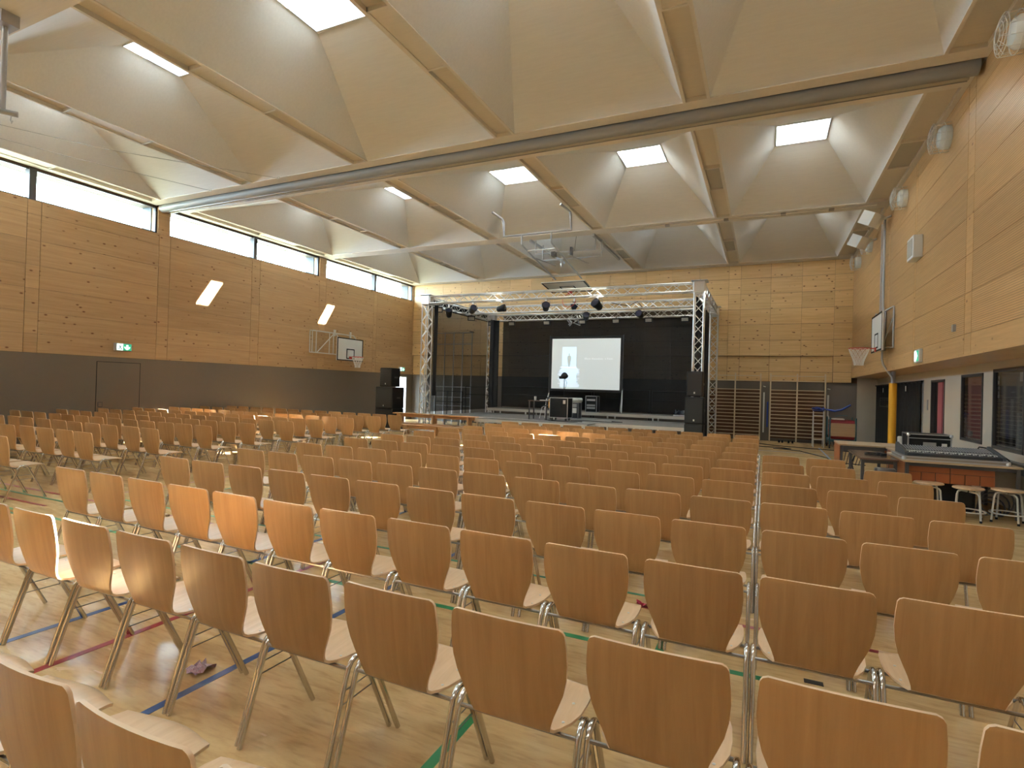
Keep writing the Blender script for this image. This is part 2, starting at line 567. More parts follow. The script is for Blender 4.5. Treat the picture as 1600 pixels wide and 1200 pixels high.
# door seam (flush door)
dl = MB()
for a in ((8.22, 8.235), (9.29, 9.305)):
    dl.box(XL - 0.006, XL + 0.0005, a[0], a[1], 0, 2.035)
dl.box(XL - 0.006, XL + 0.0005, 8.22, 9.305, 2.022, 2.035)
d1 = struct('door_1', MB().box(XL - 0.004, XL + 0.004, 8.237, 9.288, 0.01, 2.02), GREYWALL, 'flush brown-grey door in the left wall below the exit sign', 'door')
dl.build('door_gap', BLACK, d1, False)
MB().box(XL, XL + 0.012, 8.27, 8.38, 0.86, 0.99).build('handle_plate', DKFRAME, d1, False)
hp = MB().box(XL + 0.012, XL + 0.016, 8.285, 8.365, 0.875, 0.975)
hp.build('recess', GREYWALL, d1, False)
# open door at the far end
d2 = struct('door_2', MB().box(XL - 0.3, XL - 0.02, D0 - 0.0, D0 + 0.05, 0, 2.06).box(XL - 0.3, XL - 0.02, D1 - 0.05, D1, 0, 2.06).box(XL - 0.3, XL - 0.02, D0, D1, 2.02, 2.06),
            GREYMETAL, 'bright open doorway at the far end of the left wall', 'door')
MB().box(XL - 0.95, XL - 0.30, D1 + 0.00, D1 + 0.05, 0.01, 2.02).build('door_leaf', WHITE, d2, False)

# ================================================================== FAR WALL
wf = MB().box(XL - 0.3, XR2 + 0.3, YF + 0.02, YF + 0.3, 0, 7.6)
wall_far = struct('wall_far', wf, DARKGAP, 'far wall of knotty spruce panels above a dark grey band')
MB().box(XL, 2.9, YF - 0.0, YF + 0.02, 0, 2.15).build('painted_band', GREYWALL2, wall_far, False)
MB().box(2.9, XR2 + 0.1, YF - 0.0, YF + 0.02, 0, 2.33).build('painted_return', GREIGE, wall_far, False)
zf = [2.16, 2.52, 3.09, 3.66, 4.24, 4.81, 5.38, 5.95, 6.46]
xc = [XL]
for k in range(-4, 1):
    base = -0.87 + BAY * k
    xc += [base - 0.42, base, base + 1.01, base + 2.02]
xc = sorted(set(round(v, 3) for v in xc if v > XL + 0.3)) 
xc = [XL] + xc + [2.16, XR]
for i in range(len(xc) - 1):
    for k in range(len(zf) - 1):
        a, b = xc[i], xc[i + 1]
        if k >= 2 or a > 2.1:
            continue                      # covered by the proud cladding
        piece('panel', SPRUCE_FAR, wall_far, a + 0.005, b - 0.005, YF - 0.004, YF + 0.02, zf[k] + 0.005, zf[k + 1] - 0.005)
MB().box(XL, XR, YF - 0.07, YF + 0.02, zf[2] + .004, 6.46).box(2.17, XR, YF - .07, YF + .02, 2.165, zf[2]).build('cladding_core', DARKGAP, wall_far, False)
# the upper cladding stands proud of the low niche behind the wall bars (casts the long shadow line)
for i in range(len(xc) - 1):
    a, b = xc[i], xc[i + 1]
    for k in range(0 if a > 2.1 else 2, 8):
        piece('panel', SPRUCE_FAR, wall_far, a + 0.003, b - 0.003, YF - 0.085, YF - 0.06, zf[k] + 0.005, zf[k + 1] - 0.005)

# ================================================================== RIGHT WALL (bulkhead over a recess)
wr = MB()
wr.box(XR + 0.02, XR2 + 0.3, YB - 0.3, YF + 0.3, 2.36, 7.6)
# recessed lower wall with openings
openings = [(19.45, 21.98, 0, 2.11), (16.15, 19.25, 0, 2.13), (14.45, 15.5, 0, 2.11), (12.2, 13.37, 0.90, 2.16), (10.5, 11.73, 0.88, 2.20)]
ys = sorted(set([YB - 0.3, YF + 0.02] + [v for o in openings for v in o[:2]]))
for i in range(len(ys) - 1):
    a, b = ys[i], ys[i + 1]
    op = [o for o in openings if o[0] <= a + 1e-6 and o[1] >= b - 1e-6]
    if not op:
        wr.box(XR2, XR2 + 0.3, a, b, 0, 2.36)
    else:
        _, _, z0, z1 = op[0]
        wr.box(XR2, XR2 + 0.3, a, b, z1, 2.36)
        if z0 > 0:
            wr.box(XR2, XR2 + 0.3, a, b, 0, z0)
wall_right = struct('wall_right', wr, GREIGE, 'right wall of ribbed spruce panels overhanging a greige recess')
ycr = [YB, -2.70, -2.36, 3.48, 3.83, 10.03, 10.33, 13.36, 13.48, 15.9, 16.2, YF]
zr = [2.66, 3.27, 3.84, 4.42, 5.0, 5.58, 6.13, 6.46]
for i in range(len(ycr) - 1):
    a, b = ycr[i], ycr[i + 1]
    narrow = b - a < 0.5
    piece('panel', SPRUCE_PLAIN, wall_right, XR, XR + 0.03, a + 0.005, b - 0.005, 2.345, 2.657)
    for k in range(len(zr) - 1):
        piece('panel', SPRUCE_PLAIN if narrow else SPRUCE_RIB, wall_right, XR, XR + 0.03, a + 0.005, b - 0.005, zr[k] + 0.003, zr[k + 1] - 0.003)
MB().box(XR, XR2, YB, YF, 2.33, 2.36).build('soffit_panel', SPRUCE_PLAIN, wall_right, False)
# back wall behind the viewpoint
struct('wall_back', MB().box(XL - 0.3, XR2 + 0.3, YB - 0.3, YB, 0, 7.6), SPRUCE_PLAIN, 'spruce-clad wall behind the viewpoint')

# openings in the recess
def door_cloth(n, y0, y1, z1, label):
    fr = MB()
    fr.box(XR2 - 0.02, XR2 + 0.30, y0, y0 + 0.07, 0, z1).box(XR2 - 0.02, XR2 + 0.30, y1 - 0.07, y1, 0, z1).box(XR2 - 0.02, XR2 + 0.30, y0, y1, z1 - 0.06, z1)
    d = struct('door_%d' % n, fr, GREYMETAL, label, 'door')
    c = MB()
    k = 40
    P = [(XR2 - 0.05 + 0.018 * math.sin(i * 1.1), y0 + 0.04 + (y1 - y0 - 0.08) * i / k) for i in range(k + 1)]
    for i in range(k):
        (xa, ya), (xb, yb) = P[i], P[i + 1]
        c.quad((xa, ya, 0.02), (xb, yb, 0.02), (xb, yb, z1 - 0.05), (xa, ya, z1 - 0.05))
    c.build('hanging_cloth', BLACKCLOTH, d)
    MB().tube((XR2 - 0.06, y0 - 0.1, z1 - 0.03), (XR2 - 0.06, y1 + 0.25, z1 - 0.03), 0.02).build('curtain_rod', BLACK, d)
    t = MB()
    t.box(XR2 - 0.085, XR2 - 0.08, y0 + (y1 - y0) * 0.45, y0 + (y1 - y0) * 0.48, z1 - 0.26, z1 - 0.12)
    t.build('white_tape', WHITE, d, False)
    return d
dA = door_cloth(3, 19.45, 21.98, 2.11, 'doorway hung with black cloth beyond the yellow post')
dB = door_cloth(4, 16.15, 19.25, 2.13, 'wide doorway hung with black cloth beside the yellow post')
s = MB()
for a, b, c, d in ((19.6, 21.1, 1.66, 1.68), (19.6, 21.1, 1.40, 1.42), (19.6, 19.63, 1.40, 1.68), (21.07, 21.1, 1.40, 1.68)):
    s.box(XR2 - 0.088, XR2 - 0.084, a, b, c, d)
for a, b, c, d in ((20.85, 21.0, 1.59, 1.61), (19.7, 20.05, 1.61, 1.625), (20.15, 20.4, 1.61, 1.625), (20.5, 20.7, 1.61, 1.625), (19.75, 20.1, 1.45, 1.46)):
    s.box(XR2 - 0.088, XR2 - 0.084, a, b, c, d)
s.build('faint_sign', mat('faint_print', (0.10, 0.10, 0.095), 0.7), dA, False)
# doorway with a pink wall
d5 = struct('door_5', MB().box(XR2 - 0.01, XR2 + 0.3, 14.45, 14.50, 0, 2.11).box(XR2 - 0.01, XR2 + 0.3, 15.45, 15.5, 0, 2.11).box(XR2 - 0.01, XR2 + 0.3, 14.45, 15.5, 2.06, 2.11),
            DKFRAME, 'narrow doorway showing a pink wall behind', 'door')
MB().box(XR2 + 0.06, XR2 + 0.10, 14.5, 15.22, 0.01, 2.06).build('pink_wall_panel', PINK, d5, False)  # stand-in for the wall behind, added in the opening to catch direct light
MB().box(XR2 + 0.05, XR2 + 0.06, 14.83, 14.85, 0.01, 2.06).build('panel_gap', mat('pink_dark', (0.25, 0.06, 0.08), 0.6), d5, False)
MB().box(XR2 + 0.06, XR2 + 0.29, 15.22, 15.45, 0.01, 2.06).build('dark_gap', BLACK, d5, False)
# office windows
def office_window(n, y0, y1, z0, z1, wallm, label):
    f = MB()
    t = 0.05
    f.box(XR2 - 0.012, XR2 + 0.05, y0, y0 + t, z0, z1).box(XR2 - 0.012, XR2 + 0.05, y1 - t, y1, z0, z1)
    f.box(XR2 - 0.012, XR2 + 0.05, y0, y1, z0, z0 + t).box(XR2 - 0.012, XR2 + 0.05, y0, y1, z1 - t, z1)
    w = struct('window_%d' % n, f, DKFRAME, label, 'window')
    MB().box(XR2 + 0.012, XR2 + 0.016, y0 + t, y1 - t, z0 + t, z1 - t).build('pane', GLASSD, w, False)
    k = 0
    z = z0 + t + 0.08
    while z < z1 - 0.45:
        piece('reflection_bar', OFFWHITE, w, XR2 + 0.030, XR2 + 0.040, y0 + t + 0.02, y1 - t - 0.02, z, z + 0.007)  # pale strips modelled to imitate bars reflected in the pane
        z += 0.072
    MB().box(XR2 + 0.085, XR2 + 0.11, y0 + t, y1 - t, z0 + t, z1 - t).build('office_wall', wallm, w, False)
    MB().box(XR2 + 0.045, XR2 + 0.08, y0 + t, y1 - t, z0 + t, z0 + t + 0.02).build('inner_sill', OFFWHITE, w, False)
    return w
wA = office_window(6, 12.2, 13.37, 0.90, 2.16, mat('pink_office', (0.62, 0.24, 0.24), 0.6), 'narrow dark-framed window with reflected bars before a pink wall')
wB = office_window(7, 10.5, 11.73, 0.88, 2.20, mat('office_grey', (0.26, 0.25, 0.26), 0.6), 'wider dark-framed window with reflected bars and a small paper note')
b_ = MB()
b_.box(XR2 + 0.045, XR2 + 0.08, 12.98, 13.12, 0.99, 1.09)
b_.build('small_white_box', WHITE, wA, False)
b_ = MB().box(XR2 + 0.028, XR2 + 0.031, 10.60, 10.78, 1.98, 2.12)
b_.build('paper_note', WHITE, wB, False)
b_ = MB()
for i, (yy, zz, hh) in enumerate([(11.60, 2.06, .05), (11.61, 1.98, .06), (11.60, 1.89, .05), (11.60, 1.80, .07), (11.605, 1.74, .04)]):
    b_.box(XR2 + 0.027, XR2 + 0.031, yy - .03, yy + .02, zz - hh / 2, zz + hh / 2)
b_.build('sticker', WHITE, wB, False)
b_ = MB().box(XR2 + 0.07, XR2 + 0.083, 10.58, 10.98, 0.96, 1.50)
b_.build('pale_cabinet', mat('pale_blue', (0.35, 0.42, 0.45), 0.5), wB, False)
b_ = MB().box(XR2 + 0.045, XR2 + 0.08, 11.05, 11.6, 0.98, 1.10)
b_.build('dark_device', BLACK, wB, False)
# switch plate
tag(MB().box(XR2 - 0.015, XR2, 15.72, 15.80, 1.42, 1.66).build('wall_switch', GREYMETAL), 'slim grey switch plate between black cloth doorway and pink doorway', 'switch')

# ================================================================== CEILING
cl = MB()
Z0 = ZC
def xbeam(y0, y1, z0=Z0):
    cl.box(XL - 0.02, XR + 0.02, y0, y1, z0, 7.6)
xbeam(YB, ROWS[0][0])
xbeam(ROWS[0][1], ROWS[1][0])
xbeam(ROWS[1][1], ROWS[2][0])
# beam with the slot that holds the rolled divider curtain
xbeam(ROWS[2][1], 9.60)
xbeam(9.60, 10.03, 6.66)
xbeam(10.03, ROWS[3][0])
xbeam(ROWS[3][1], ROWS[4][0])
xbeam(ROWS[4][1], YF + 0.02)
trough = []
for (y0, y1, s0, s1) in ROWS:
    xs = [(XL - 0.02, COFX[0][0])] + [(COFX[j][1], COFX[j + 1][0]) for j in range(4)] + [(COFX[4][1], XR + 0.02)]
    for j, (a, b) in enumerate(xs):
        lipa, lipb = 0.05, 0.05
        if j == 0:
            lipa = 0.22
        if j == 5:
            lipb = 0.10
        cl.box(a, a + lipa, y0, y1, Z0, 7.6)
        cl.box(b - lipb, b, y0, y1, Z0, 7.6)
        cl.box(a + lipa, b - lipb, y0, y1, 6.535, 7.6)
        trough.append((a + lipa, b - lipb, y0, y1, s0, s1, j))
ceiling = struct('ceiling', cl, BEAM, 'beamed timber ceiling divided into coffers', 'ceiling')
for (a, b, y0, y1, s0, s1, j) in trough:
    MB().box(a, b, y0, y1, 6.53, 6.535).build('trough_panel', BEAM2, ceiling, False)
    ym = (s0 + s1) / 2
    lo, hi = ((ym - 0.72, ym + 0.72) if y0 < 10 or j == 0 else (ym - 1.25, ym + 0.12))
    if y0 > 16:
        lo, hi = ym - 0.1, ym + 1.3
    f = MB()
    f.box(a, b, lo, lo + 0.035, 6.462, 6.53).box(a, b, hi - 0.035, hi, 6.462, 6.53)
    f.box(a, a + 0.02, lo, hi, 6.462, 6.53).box(b - 0.02, b, lo, hi, 6.462, 6.53)
    fo = f.build('vent_frame', BEAM, ceiling, False)
    if y0 > 10 and j > 0:
        MB().box(a + 0.03, b - 0.03, lo + 0.04, hi - 0.04, 6.49, 6.51).build('vent_grille', PERF, fo, False)
    else:
        MB().box(a + 0.02, b - 0.02, lo + 0.035, hi - 0.035, 6.475, 6.49).build('vent_cover', BEAM, fo, False)

ZS = 7.5
ZT = 8.47
WELL = mat('skylight_well', (0.75, 0.75, 0.73), 0.6)
GAPL = mat('shadow_gap', (0.16, 0.12, 0.09), 0.8)
for ri, (y0, y1, s0, s1) in enumerate(ROWS):
    for j, (x0, x1) in enumerate(COFX):
        xm = (x0 + x1) / 2
        a, b = xm - 0.515, xm + 0.515
        e = 0.004
        c = MB()
        sides = [((x0, y1), (x1, y1), (b, s1), (a, s1)), ((x1, y0), (x0, y0), (a, s0), (b, s0)),
                 ((x0, y0), (x0, y1), (a, s1), (a, s0)), ((x1, y1), (x1, y0), (b, s0), (b, s1))]
        for q in sides:
            p = [(q[0][0], q[0][1], Z0 + 0.015), (q[1][0], q[1][1], Z0 + 0.015), (q[2][0], q[2][1], ZS), (q[3][0], q[3][1], ZS)]
            n = (Vector(p[1]) - Vector(p[0])).cross(Vector(p[2]) - Vector(p[0]))
            if n.z < 0:
                n = -n
            m = MB().slab(p, n, 0.03)
            m.build('coffer_panel', CEIL, ceiling, False)
        f = MB()
        t = 0.02
        # plastered light well up to the glass, open at the bottom
        f.box(a - 0.08, a, s0 - 0.08, s1 + 0.08, ZS - 0.02, ZT).box(b, b + 0.08, s0 - 0.08, s1 + 0.08, ZS - 0.02, ZT)
        f.box(a, b, s0 - 0.08, s0, ZS - 0.02, ZT).box(a, b, s1, s1 + 0.08, ZS - 0.02, ZT)
        fo = f.build('skylight_well', WELL, ceiling, False)
        f = MB()
        f.box(a, b, s0 - .004, s0 + .008, ZS - 0.03, ZS).box(a, b, s1 - .008, s1 + .004, ZS - 0.03, ZS)
        f.box(a - .004, a + .008, s0, s1, ZS - 0.03, ZS).box(b - .008, b + .004, s0, s1, ZS - 0.03, ZS)
        f.build('skylight_trim', GREYMETAL, fo, False)
        MB().box(a, b, s0, s1, ZT - 0.06, ZT - 0.05).build('skylight_pane', GLASS, fo, False)
        portal('skylight_portal', ((a + b) / 2, (s0 + s1) / 2, ZS + 0.01), (b - a, s1 - s0), (0, 0, 0))

# rolled divider curtain
rc = thing('divider_curtain', 'grey roll-up hall divider curtain hanging under the ceiling across the room', 'curtain', (-6.4, 9.85, 6.3))
MB().tube((XL + 0.03, 9.745, 6.42), (XR - 0.06, 9.745, 6.42), 0.12, 20).build('curtain_roll', ROLLER, rc)
MB().tube((XL + 0.03, 9.925, 6.38), (XR - 0.12, 9.925, 6.38), 0.05, 14).build('weight_tube', mat('roller_pale', (0.42, 0.38, 0.31), 0.5), rc)
MB().box(XL + 0.03, XR - 0.12, 9.985, 10.005, 6.345, 6.60).build('slot_board', ROLLER, rc, False)
# cables on hooks (two thin lines at the left)
for i, (xa, za, xb) in enumerate([(-10.47, 6.44, -15.3), (-12.82, 6.44, -15.4)]):
    c = MB().path([(xa, 9.26, 6.42), ((xa - 13.2) / 2 - .5, 6.6, 6.30), (-14.2 - .3 * i, 3.0, 6.30)], 0.006, 5)
    t = thing('ceiling_cable', ['thin cable from the ceiling hook farther from the left wall', 'thin cable from the ceiling hook nearer the left wall'][i], 'cable', (xa, 9.26, 6.42), 'cables under the ceiling')
    c.build('wire', GREYMETAL, t)
    MB().ring((xa, 9.26, 6.43), 0.03, 0.008, 'y', 12, 5).build('hook', OFFWHITE, t)
# trapeze pole at the upper left
t = thing('trapeze_mount', 'grey steel pole with crossbar hanging from the ceiling at upper left', 'gym equipment', (-9.35, 3.72, 6.46))
MB().box(-9.50, -9.22, 3.62, 3.82, 6.30, 6.46).build('ceiling_plate', GREYMETAL, t, False)
MB().tube((-9.36, 3.72, 6.35), (-9.36, 3.72, 5.20), 0.035, 12).build('pole', GREYMETAL, t)
MB().tube((-9.55, 3.42, 5.17), (-9.28, 3.86, 5.17), 0.038, 12).build('crossbar', GREYMETAL, t)
MB().path([(-9.31, 3.80, 5.14), (-9.33, 3.80, 5.08), (-9.30, 3.80, 5.03), (-9.27, 3.80, 5.06)], 0.007, 6).build('hook', GALV, t)
# rail under the far coffer row
t = thing('climbing_rail', 'thin dark conduit rail with four clips along the far cross beam', 'rail', (-0.5, 15.95, 6.44))
MB().tube((-3.6, 15.96, 6.44), (XR - 0.3, 15.96, 6.44), 0.018, 6).build('conduit', BEAM2, t)
for x in (-2.62, -1.05, 0.35, 1.45):
    MB().box(x - .06, x + .06, 15.92, 16.0, 6.40, 6.46).build('clip', DARKCHROME, t, False)

# ================================================================== CHAIRS
def shell(profile, lo_mat=1):
    """profile rows: (y, z, half width, forward curve, rise)"""
    U = [-1, -0.82, -0.5, -0.17, 0.17, 0.5, 0.82, 1]
    t = 0.0055
    n = len(profile)
    A, B = [], []
    for i, (y, z, h, cf, rs) in enumerate(profile):
        p0 = profile[max(i - 1, 0)]
        p1 = profile[min(i + 1, n - 1)]
        d = Vector((p1[0] - p0[0], p1[1] - p0[1])).normalized()
        nn = Vector((-d.y, d.x))      # towards the sitter / upwards
        ra, rb = [], []
        for u in U:
            yy, zz = y + cf * u * u, z + rs * u * u
            ra.append((u * h, yy + nn.x * t, zz + nn.y * t))
            rb.append((u * h, yy - nn.x * t, zz - nn.y * t))
        A.append(ra)
        B.append(rb)
    m = MB()
    k = len(U)
    vs = [p for r in A for p in r] + [p for r in B for p in r]
    off = n * k
    m.cur = 0
    m.add(vs, [])
    def f(face, mi):
        m.f.append(face)
        m.mi.append(mi)
    for i in range(n - 1):
        for j in range(k - 1):
            a = i * k + j
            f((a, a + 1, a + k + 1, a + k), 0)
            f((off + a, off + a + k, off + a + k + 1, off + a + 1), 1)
        f((i * k, (i + 1) * k, off + (i + 1) * k, off + i * k), 2)
        f((i * k + k - 1, off + i * k + k - 1, off + (i + 1) * k + k - 1, (i + 1) * k + k - 1), 2)
    for j in range(k - 1):
        f((j, off + j, off + j + 1, j + 1), 2)
        a = (n - 1) * k + j
        f((a, a + 1, off + a + 1, off + a), 2)
    return m

# y is local depth behind which the sitter faces (+y); origin on the floor under the top of the back
back_prof = [(0.000, 0.848, 0.198, .018, -.004), (0.0005, 0.841, 0.212, .018, -.003), (0.002, 0.826, 0.2195, .019, 0), (0.008, 0.775, 0.2245, .02, 0), (0.016, 0.720, 0.2265, .02, 0),
             (0.026, 0.660, 0.2215, .019, 0), (0.036, 0.605, 0.209, .018, 0), (0.046, 0.555, 0.189, .015, 0), (0.057, 0.510, 0.170, .012, 0), (0.070, 0.474, 0.158, .008, 0), (0.086, 0.450, 0.153, .004, 0)]
seat_prof = [(0.086, 0.450, 0.153, .004, 0), (0.106, 0.438, 0.160, 0, .001), (0.132, 0.434, 0.178, 0, .004), (0.17, 0.434, 0.202, 0, .008), (0.225, 0.437, 0.221, 0, .010), (0.30, 0.441, 0.226, 0, .010),
             (0.38, 0.445, 0.222, 0, .006), (0.430, 0.444, 0.213, 0, .003), (0.462, 0.438, 0.196, -.012, -.004), (0.480, 0.429, 0.170, -.02, -.008), (0.488, 0.422, 0.135, -.02, -.008)]
backm = shell(back_prof)
seatm = shell(seat_prof)
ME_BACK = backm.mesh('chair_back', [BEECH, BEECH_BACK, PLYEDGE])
sc = MB()
ME_SEAT = None
for (x, y) in ((-0.15, 0.14), (0.15, 0.14), (-0.16, 0.26), (0.16, 0.26)):
    pass
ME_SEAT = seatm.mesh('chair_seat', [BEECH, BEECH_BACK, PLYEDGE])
scr = MB()
for x in (-0.175, 0.175):
    for y in (0.165, 0.285):
        scr.lathe((x, y, 0.450 + (0.003 if y > .2 else -0.004)), [(0.006, -0.004), (0.006, 0.0008), (0.003, 0.002)], 8)
ME_SCREW = scr.mesh('chair_screws', OFFWHITE)
XO = 0.243
def legpath(x, rear):
    if rear:
        return [(x, 0.0, 0.004), (x, 0.128, 0.395), (x, 0.138, 0.420), (x, 0.155, 0.440), (x, 0.175, 0.449), (x, 0.19, 0.450)]
    return [(x, 0.445, 0.004), (x, 0.252, 0.395), (x, 0.242, 0.420), (x, 0.225, 0.440), (x, 0.205, 0.449), (x, 0.19, 0.450)]
LEGM = [MB().path(legpath(x, r), 0.0122, 10).mesh('chair_leg', CHROME) for x in (-XO, XO) for r in (True, False)]
BARM = [MB().tube((-XO, 0.135, 0.418), (XO, 0.135, 0.418), 0.008, 8).mesh('cross_bar', DARKCHROME),
        MB().tube((-XO, 0.272, 0.412), (XO, 0.272, 0.412), 0.008, 8).mesh('cross_bar', DARKCHROME)]
def rods(x):
    m = MB()
    for z in (0.33, 0.275):
        m.tube((x, 0.128 * z / 0.395, z), (x, 0.445 - 0.193 * z / 0.395, z), 0.0028, 6)
    return m.mesh('side_rod', DARKCHROME)
RODM = [rods(XO)]
CH_PARTS = [('seat', ME_SEAT), ('backrest', ME_BACK)] + [('leg', x) for x in LEGM] + [('cross_bar', x) for x in BARM] + [('side_rod', x) for x in RODM] + [('seat_screws', ME_SCREW)]
ordn = ['first', 'second', 'third', 'fourth', 'fifth', 'sixth', 'seventh', 'eighth', 'ninth', 'tenth', 'eleventh', 'twelfth', 'thirteenth', 'fourteenth', 'fifteenth', 'sixteenth']
def chair(x, y, label, group, screws, rz=0.0):
    r = bpy.data.objects.new('chair', None)
    r.location = (x, y, 0)
    r.rotation_euler = (0, 0, rz)
    r.empty_display_size = 0.1
    COL.objects.link(r)
    tag(r, label, 'chair', group)
    for nm, me in CH_PARTS:
        if nm == 'seat_screws' and not screws:
            continue
        o = bpy.data.objects.new(nm, me)
        o.parent = r
        COL.objects.link(o)
        if nm == 'seat_screws':
            o['kind'] = 'stuff'
    return r
ROWY = [0.80, 1.755, 2.705, 3.64, 4.55, 5.475, 6.39, 7.26, 8.18, 9.02, 9.98, 10.94, 11.85]
MAINC = {0: (-6, -2), 1: (-9, 1), 2: (-11, 1), 3: (-11, 2), 4: (-11, 2), 5: (-11, 2), 6: (-11, 2), 7: (-11, 2), 8: (-11, 1)}
for r in range(13):
    c0, c1 = MAINC.get(r, (-11, -1))
    for c in range(c1, c0 - 1, -1):
        k = c1 - c
        lab = 'beech plywood chair, central block, %s row from the camera, %s seat from its right end' % (ordn[r], ordn[k])
        jx, jy, jr = random.uniform(-.006, .006), random.uniform(-.012, .012), random.uniform(-.012, .012)
        chair(0.52 * c + 0.224 + jx, ROWY[r] + jy, lab, 'chairs in row %d of the central block' % (r + 1), r < 5, jr)
for r in range(3, 13):
    for k in range(13):
        lab = 'beech plywood chair, left block, %s row from the camera, %s seat from its right end' % (ordn[r - 3], ordn[k])
        jx, jy, jr = random.uniform(-.008, .008), random.uniform(-.02, .02), random.uniform(-.02, .02)
        if r == 3 and k > 1:
            continue
        x = -9.10 - 0.52 * k + 0.224 + jx - (0.17 if r == 3 else 0)
        chair(x, ROWY[r] + jy, lab, 'chairs in row %d of the left block' % (r - 2), False, jr)

# litter
t = MB()
random.seed(9)
def crumple(cx, cy, sx, sy, h, n=5):
    m = MB()
    g = [[(cx + (i / n - .5) * sx + random.uniform(-.012, .012), cy + (j / n - .5) * sy + random.uniform(-.012, .012), 0.004 + h * random.random()) for j in range(n + 1)] for i in range(n + 1)]
    vs = [p for r in g for p in r]
    return m.add(vs, [(i * (n + 1) + j, i * (n + 1) + j + 1, (i + 1) * (n + 1) + j + 1, (i + 1) * (n + 1) + j) for i in range(n) for j in range(n)])
wr_m = mat('wrapper', (0.45, 0.12, 0.17), 0.35)
bb = wr_m.node_tree.nodes['Principled BSDF']
nn_ = N(wr_m, 'ShaderNodeTexNoise', Scale=38.0)
L(wr_m, ramp(wr_m, nn_.outputs[0], [(0.42, (0.30, 0.10, 0.16)), (0.58, (0.62, 0.50, 0.52))]), bb.inputs['Base Color'])
tag(crumple(-2.87, 2.10, 0.11, 0.13, 0.05).build('sweet_wrapper', wr_m), 'crumpled pink and white wrapper on the floor beside a blue line', 'wrapper')
tag(crumple(-0.80, 4.30, 0.12, 0.05, 0.03).build('sweet_wrapper', mat('red_wrap', (0.5, 0.04, 0.08), 0.4)), 'small red wrapper on the floor between chairs near the aisle line', 'wrapper')

# ================================================================== STAGE
t = thing('stage_platform', 'low modular stage with pale edges under the truss', 'stage', (-6.4, 18.2, 0))
def deck(x0, x1, y0, y1, z, name='deck_panel'):
    o = MB().box(x0 + .004, x1 - .004, y0 + .004, y1 - .004, z - 0.03, z).build(name, STAGEDECK, t, False)
    e = MB()
    e.box(x0 + .003, x1 - .003, y0, y0 + 0.03, z - 0.11, z - 0.004)
    e.box(x0 + .003, x1 - .003, y1 - 0.03, y1, z - 0.11, z - 0.031)
    e.box(x0, x0 + 0.03, y0, y1, z - 0.11, z - 0.031).box(x1 - 0.03, x1, y0, y1, z - 0.11, z - 0.031)
    e.build('edge_rail', STAGEEDGE, o, False)
    return o
for i in range(5):
    for j in range(2):
        x0 = -10.6 + 1.7 * i
        deck(x0, x0 + 1.7, 16.9 + 1.0 * j, 17.9 + 1.0 * j, 0.62)
for i in range(2):
    deck(-8.75 + 1.95 * i, -8.75 + 1.95 * (i + 1), 16.0, 16.9, 0.605)
for i in range(5):
    x0 = -10.6 + 1.7 * i
    deck(x0, x0 + 1.7, 19.0, 19.9, 0.62)
for i in range(5):
    x0 = -10.3 + 1.64 * i
    deck(x0, x0 + 1.64, 19.9, 21.2, 0.82)
lg = []
for i in range(6):
    x = -10.5 + 1.66 * i
    for y in (17.0, 18.0, 19.0, 19.8):
        MB().box(x - .025, x + .025, y - .025, y + .025, 0, 0.55).build('leg', ALU, t, False)
    for y in (19.98, 21.1):
        MB().box(min(x + .25, -2.15) - .025, min(x + .25, -2.15) + .025, y - .025, y + .025, 0, 0.72).build('leg', ALU, t, False)
for x in (-8.65, -6.8, -4.95):
    for y in (16.08, 16.8):
        MB().box(x - .025, x + .025, y - .025, y + .025, 0, 0.5).build('leg', ALU, t, False)

# truss rig
tr = thing('stage_truss', 'silver aluminium box truss frame standing round the stage', 'truss', (-6.36, 18.9, 0))
def truss(p0, p1, size, name='truss_beam', diag=10):
    p0, p1 = Vector(p0), Vector(p1)
    d = (p1 - p0)
    Ln = d.length
    d.normalize()
    if abs(d.z) > 0.9:
        a, b = Vector((1, 0, 0)), Vector((0, 1, 0))
    else:
        b = Vector((0, 0, 1))
        a = d.cross(b).normalized()
    h = size / 2
    cs = [a * h + b * h, -a * h + b * h, -a * h - b * h, a * h - b * h]
    m = MB()
    for c in cs:
        m.tube(p0 + c, p1 + c, 0.022, 8)
    n = max(2, int(round(Ln / 0.30)))
    for s_ in range(4):
        c0, c1 = cs[s_], cs[(s_ + 1) % 4]
        for i in range(n):
            q0 = p0 + d * Ln * i / n
            q1 = p0 + d * Ln * (i + 1) / n
            if (i + s_) % 2:
                m.tube(q0 + c0, q1 + c1, 0.0115, 5)
            else:
                m.tube(q0 + c1, q1 + c0, 0.0115, 5)
        m.tube(p0 + c0, p0 + c1, 0.012, 5)
        m.tube(p1 + c0, p1 + c1, 0.012, 5)
    return m.build(name, ALU, tr)
TXL, TXR, TY0, TY1, TZ = -10.98, -1.74, 16.4, 21.5, 4.69
for x in (TXL, TXR):
    for y in (TY0, TY1):
        truss((x, y, 0.06), (x, y, TZ - 0.17), 0.26, 'truss_column')
        MB().box(x - .3, x + .3, y - .3, y + .3, 0, 0.02).build('base_plate', ALU, tr, False)
        m = MB().bevbox(x - .16, x + .16, y - .16, y + .16, TZ - .16, TZ + .16, 0.02)
        c = m.build('corner_block', ALU, tr, False)
        MB().box(x - .22, x + .22, y - .22, y + .22, TZ + .16, TZ + .18).build('top_plate', GALV, c, False)
    truss((x, TY0 + .17, TZ), (x, TY1 - .17, TZ), 0.24)
for y, z in ((TY0, TZ), (19.2, TZ - 0.0), (TY1, TZ)):
    truss((TXL + .17, y, z), (TXR - .17, y, z), 0.24)

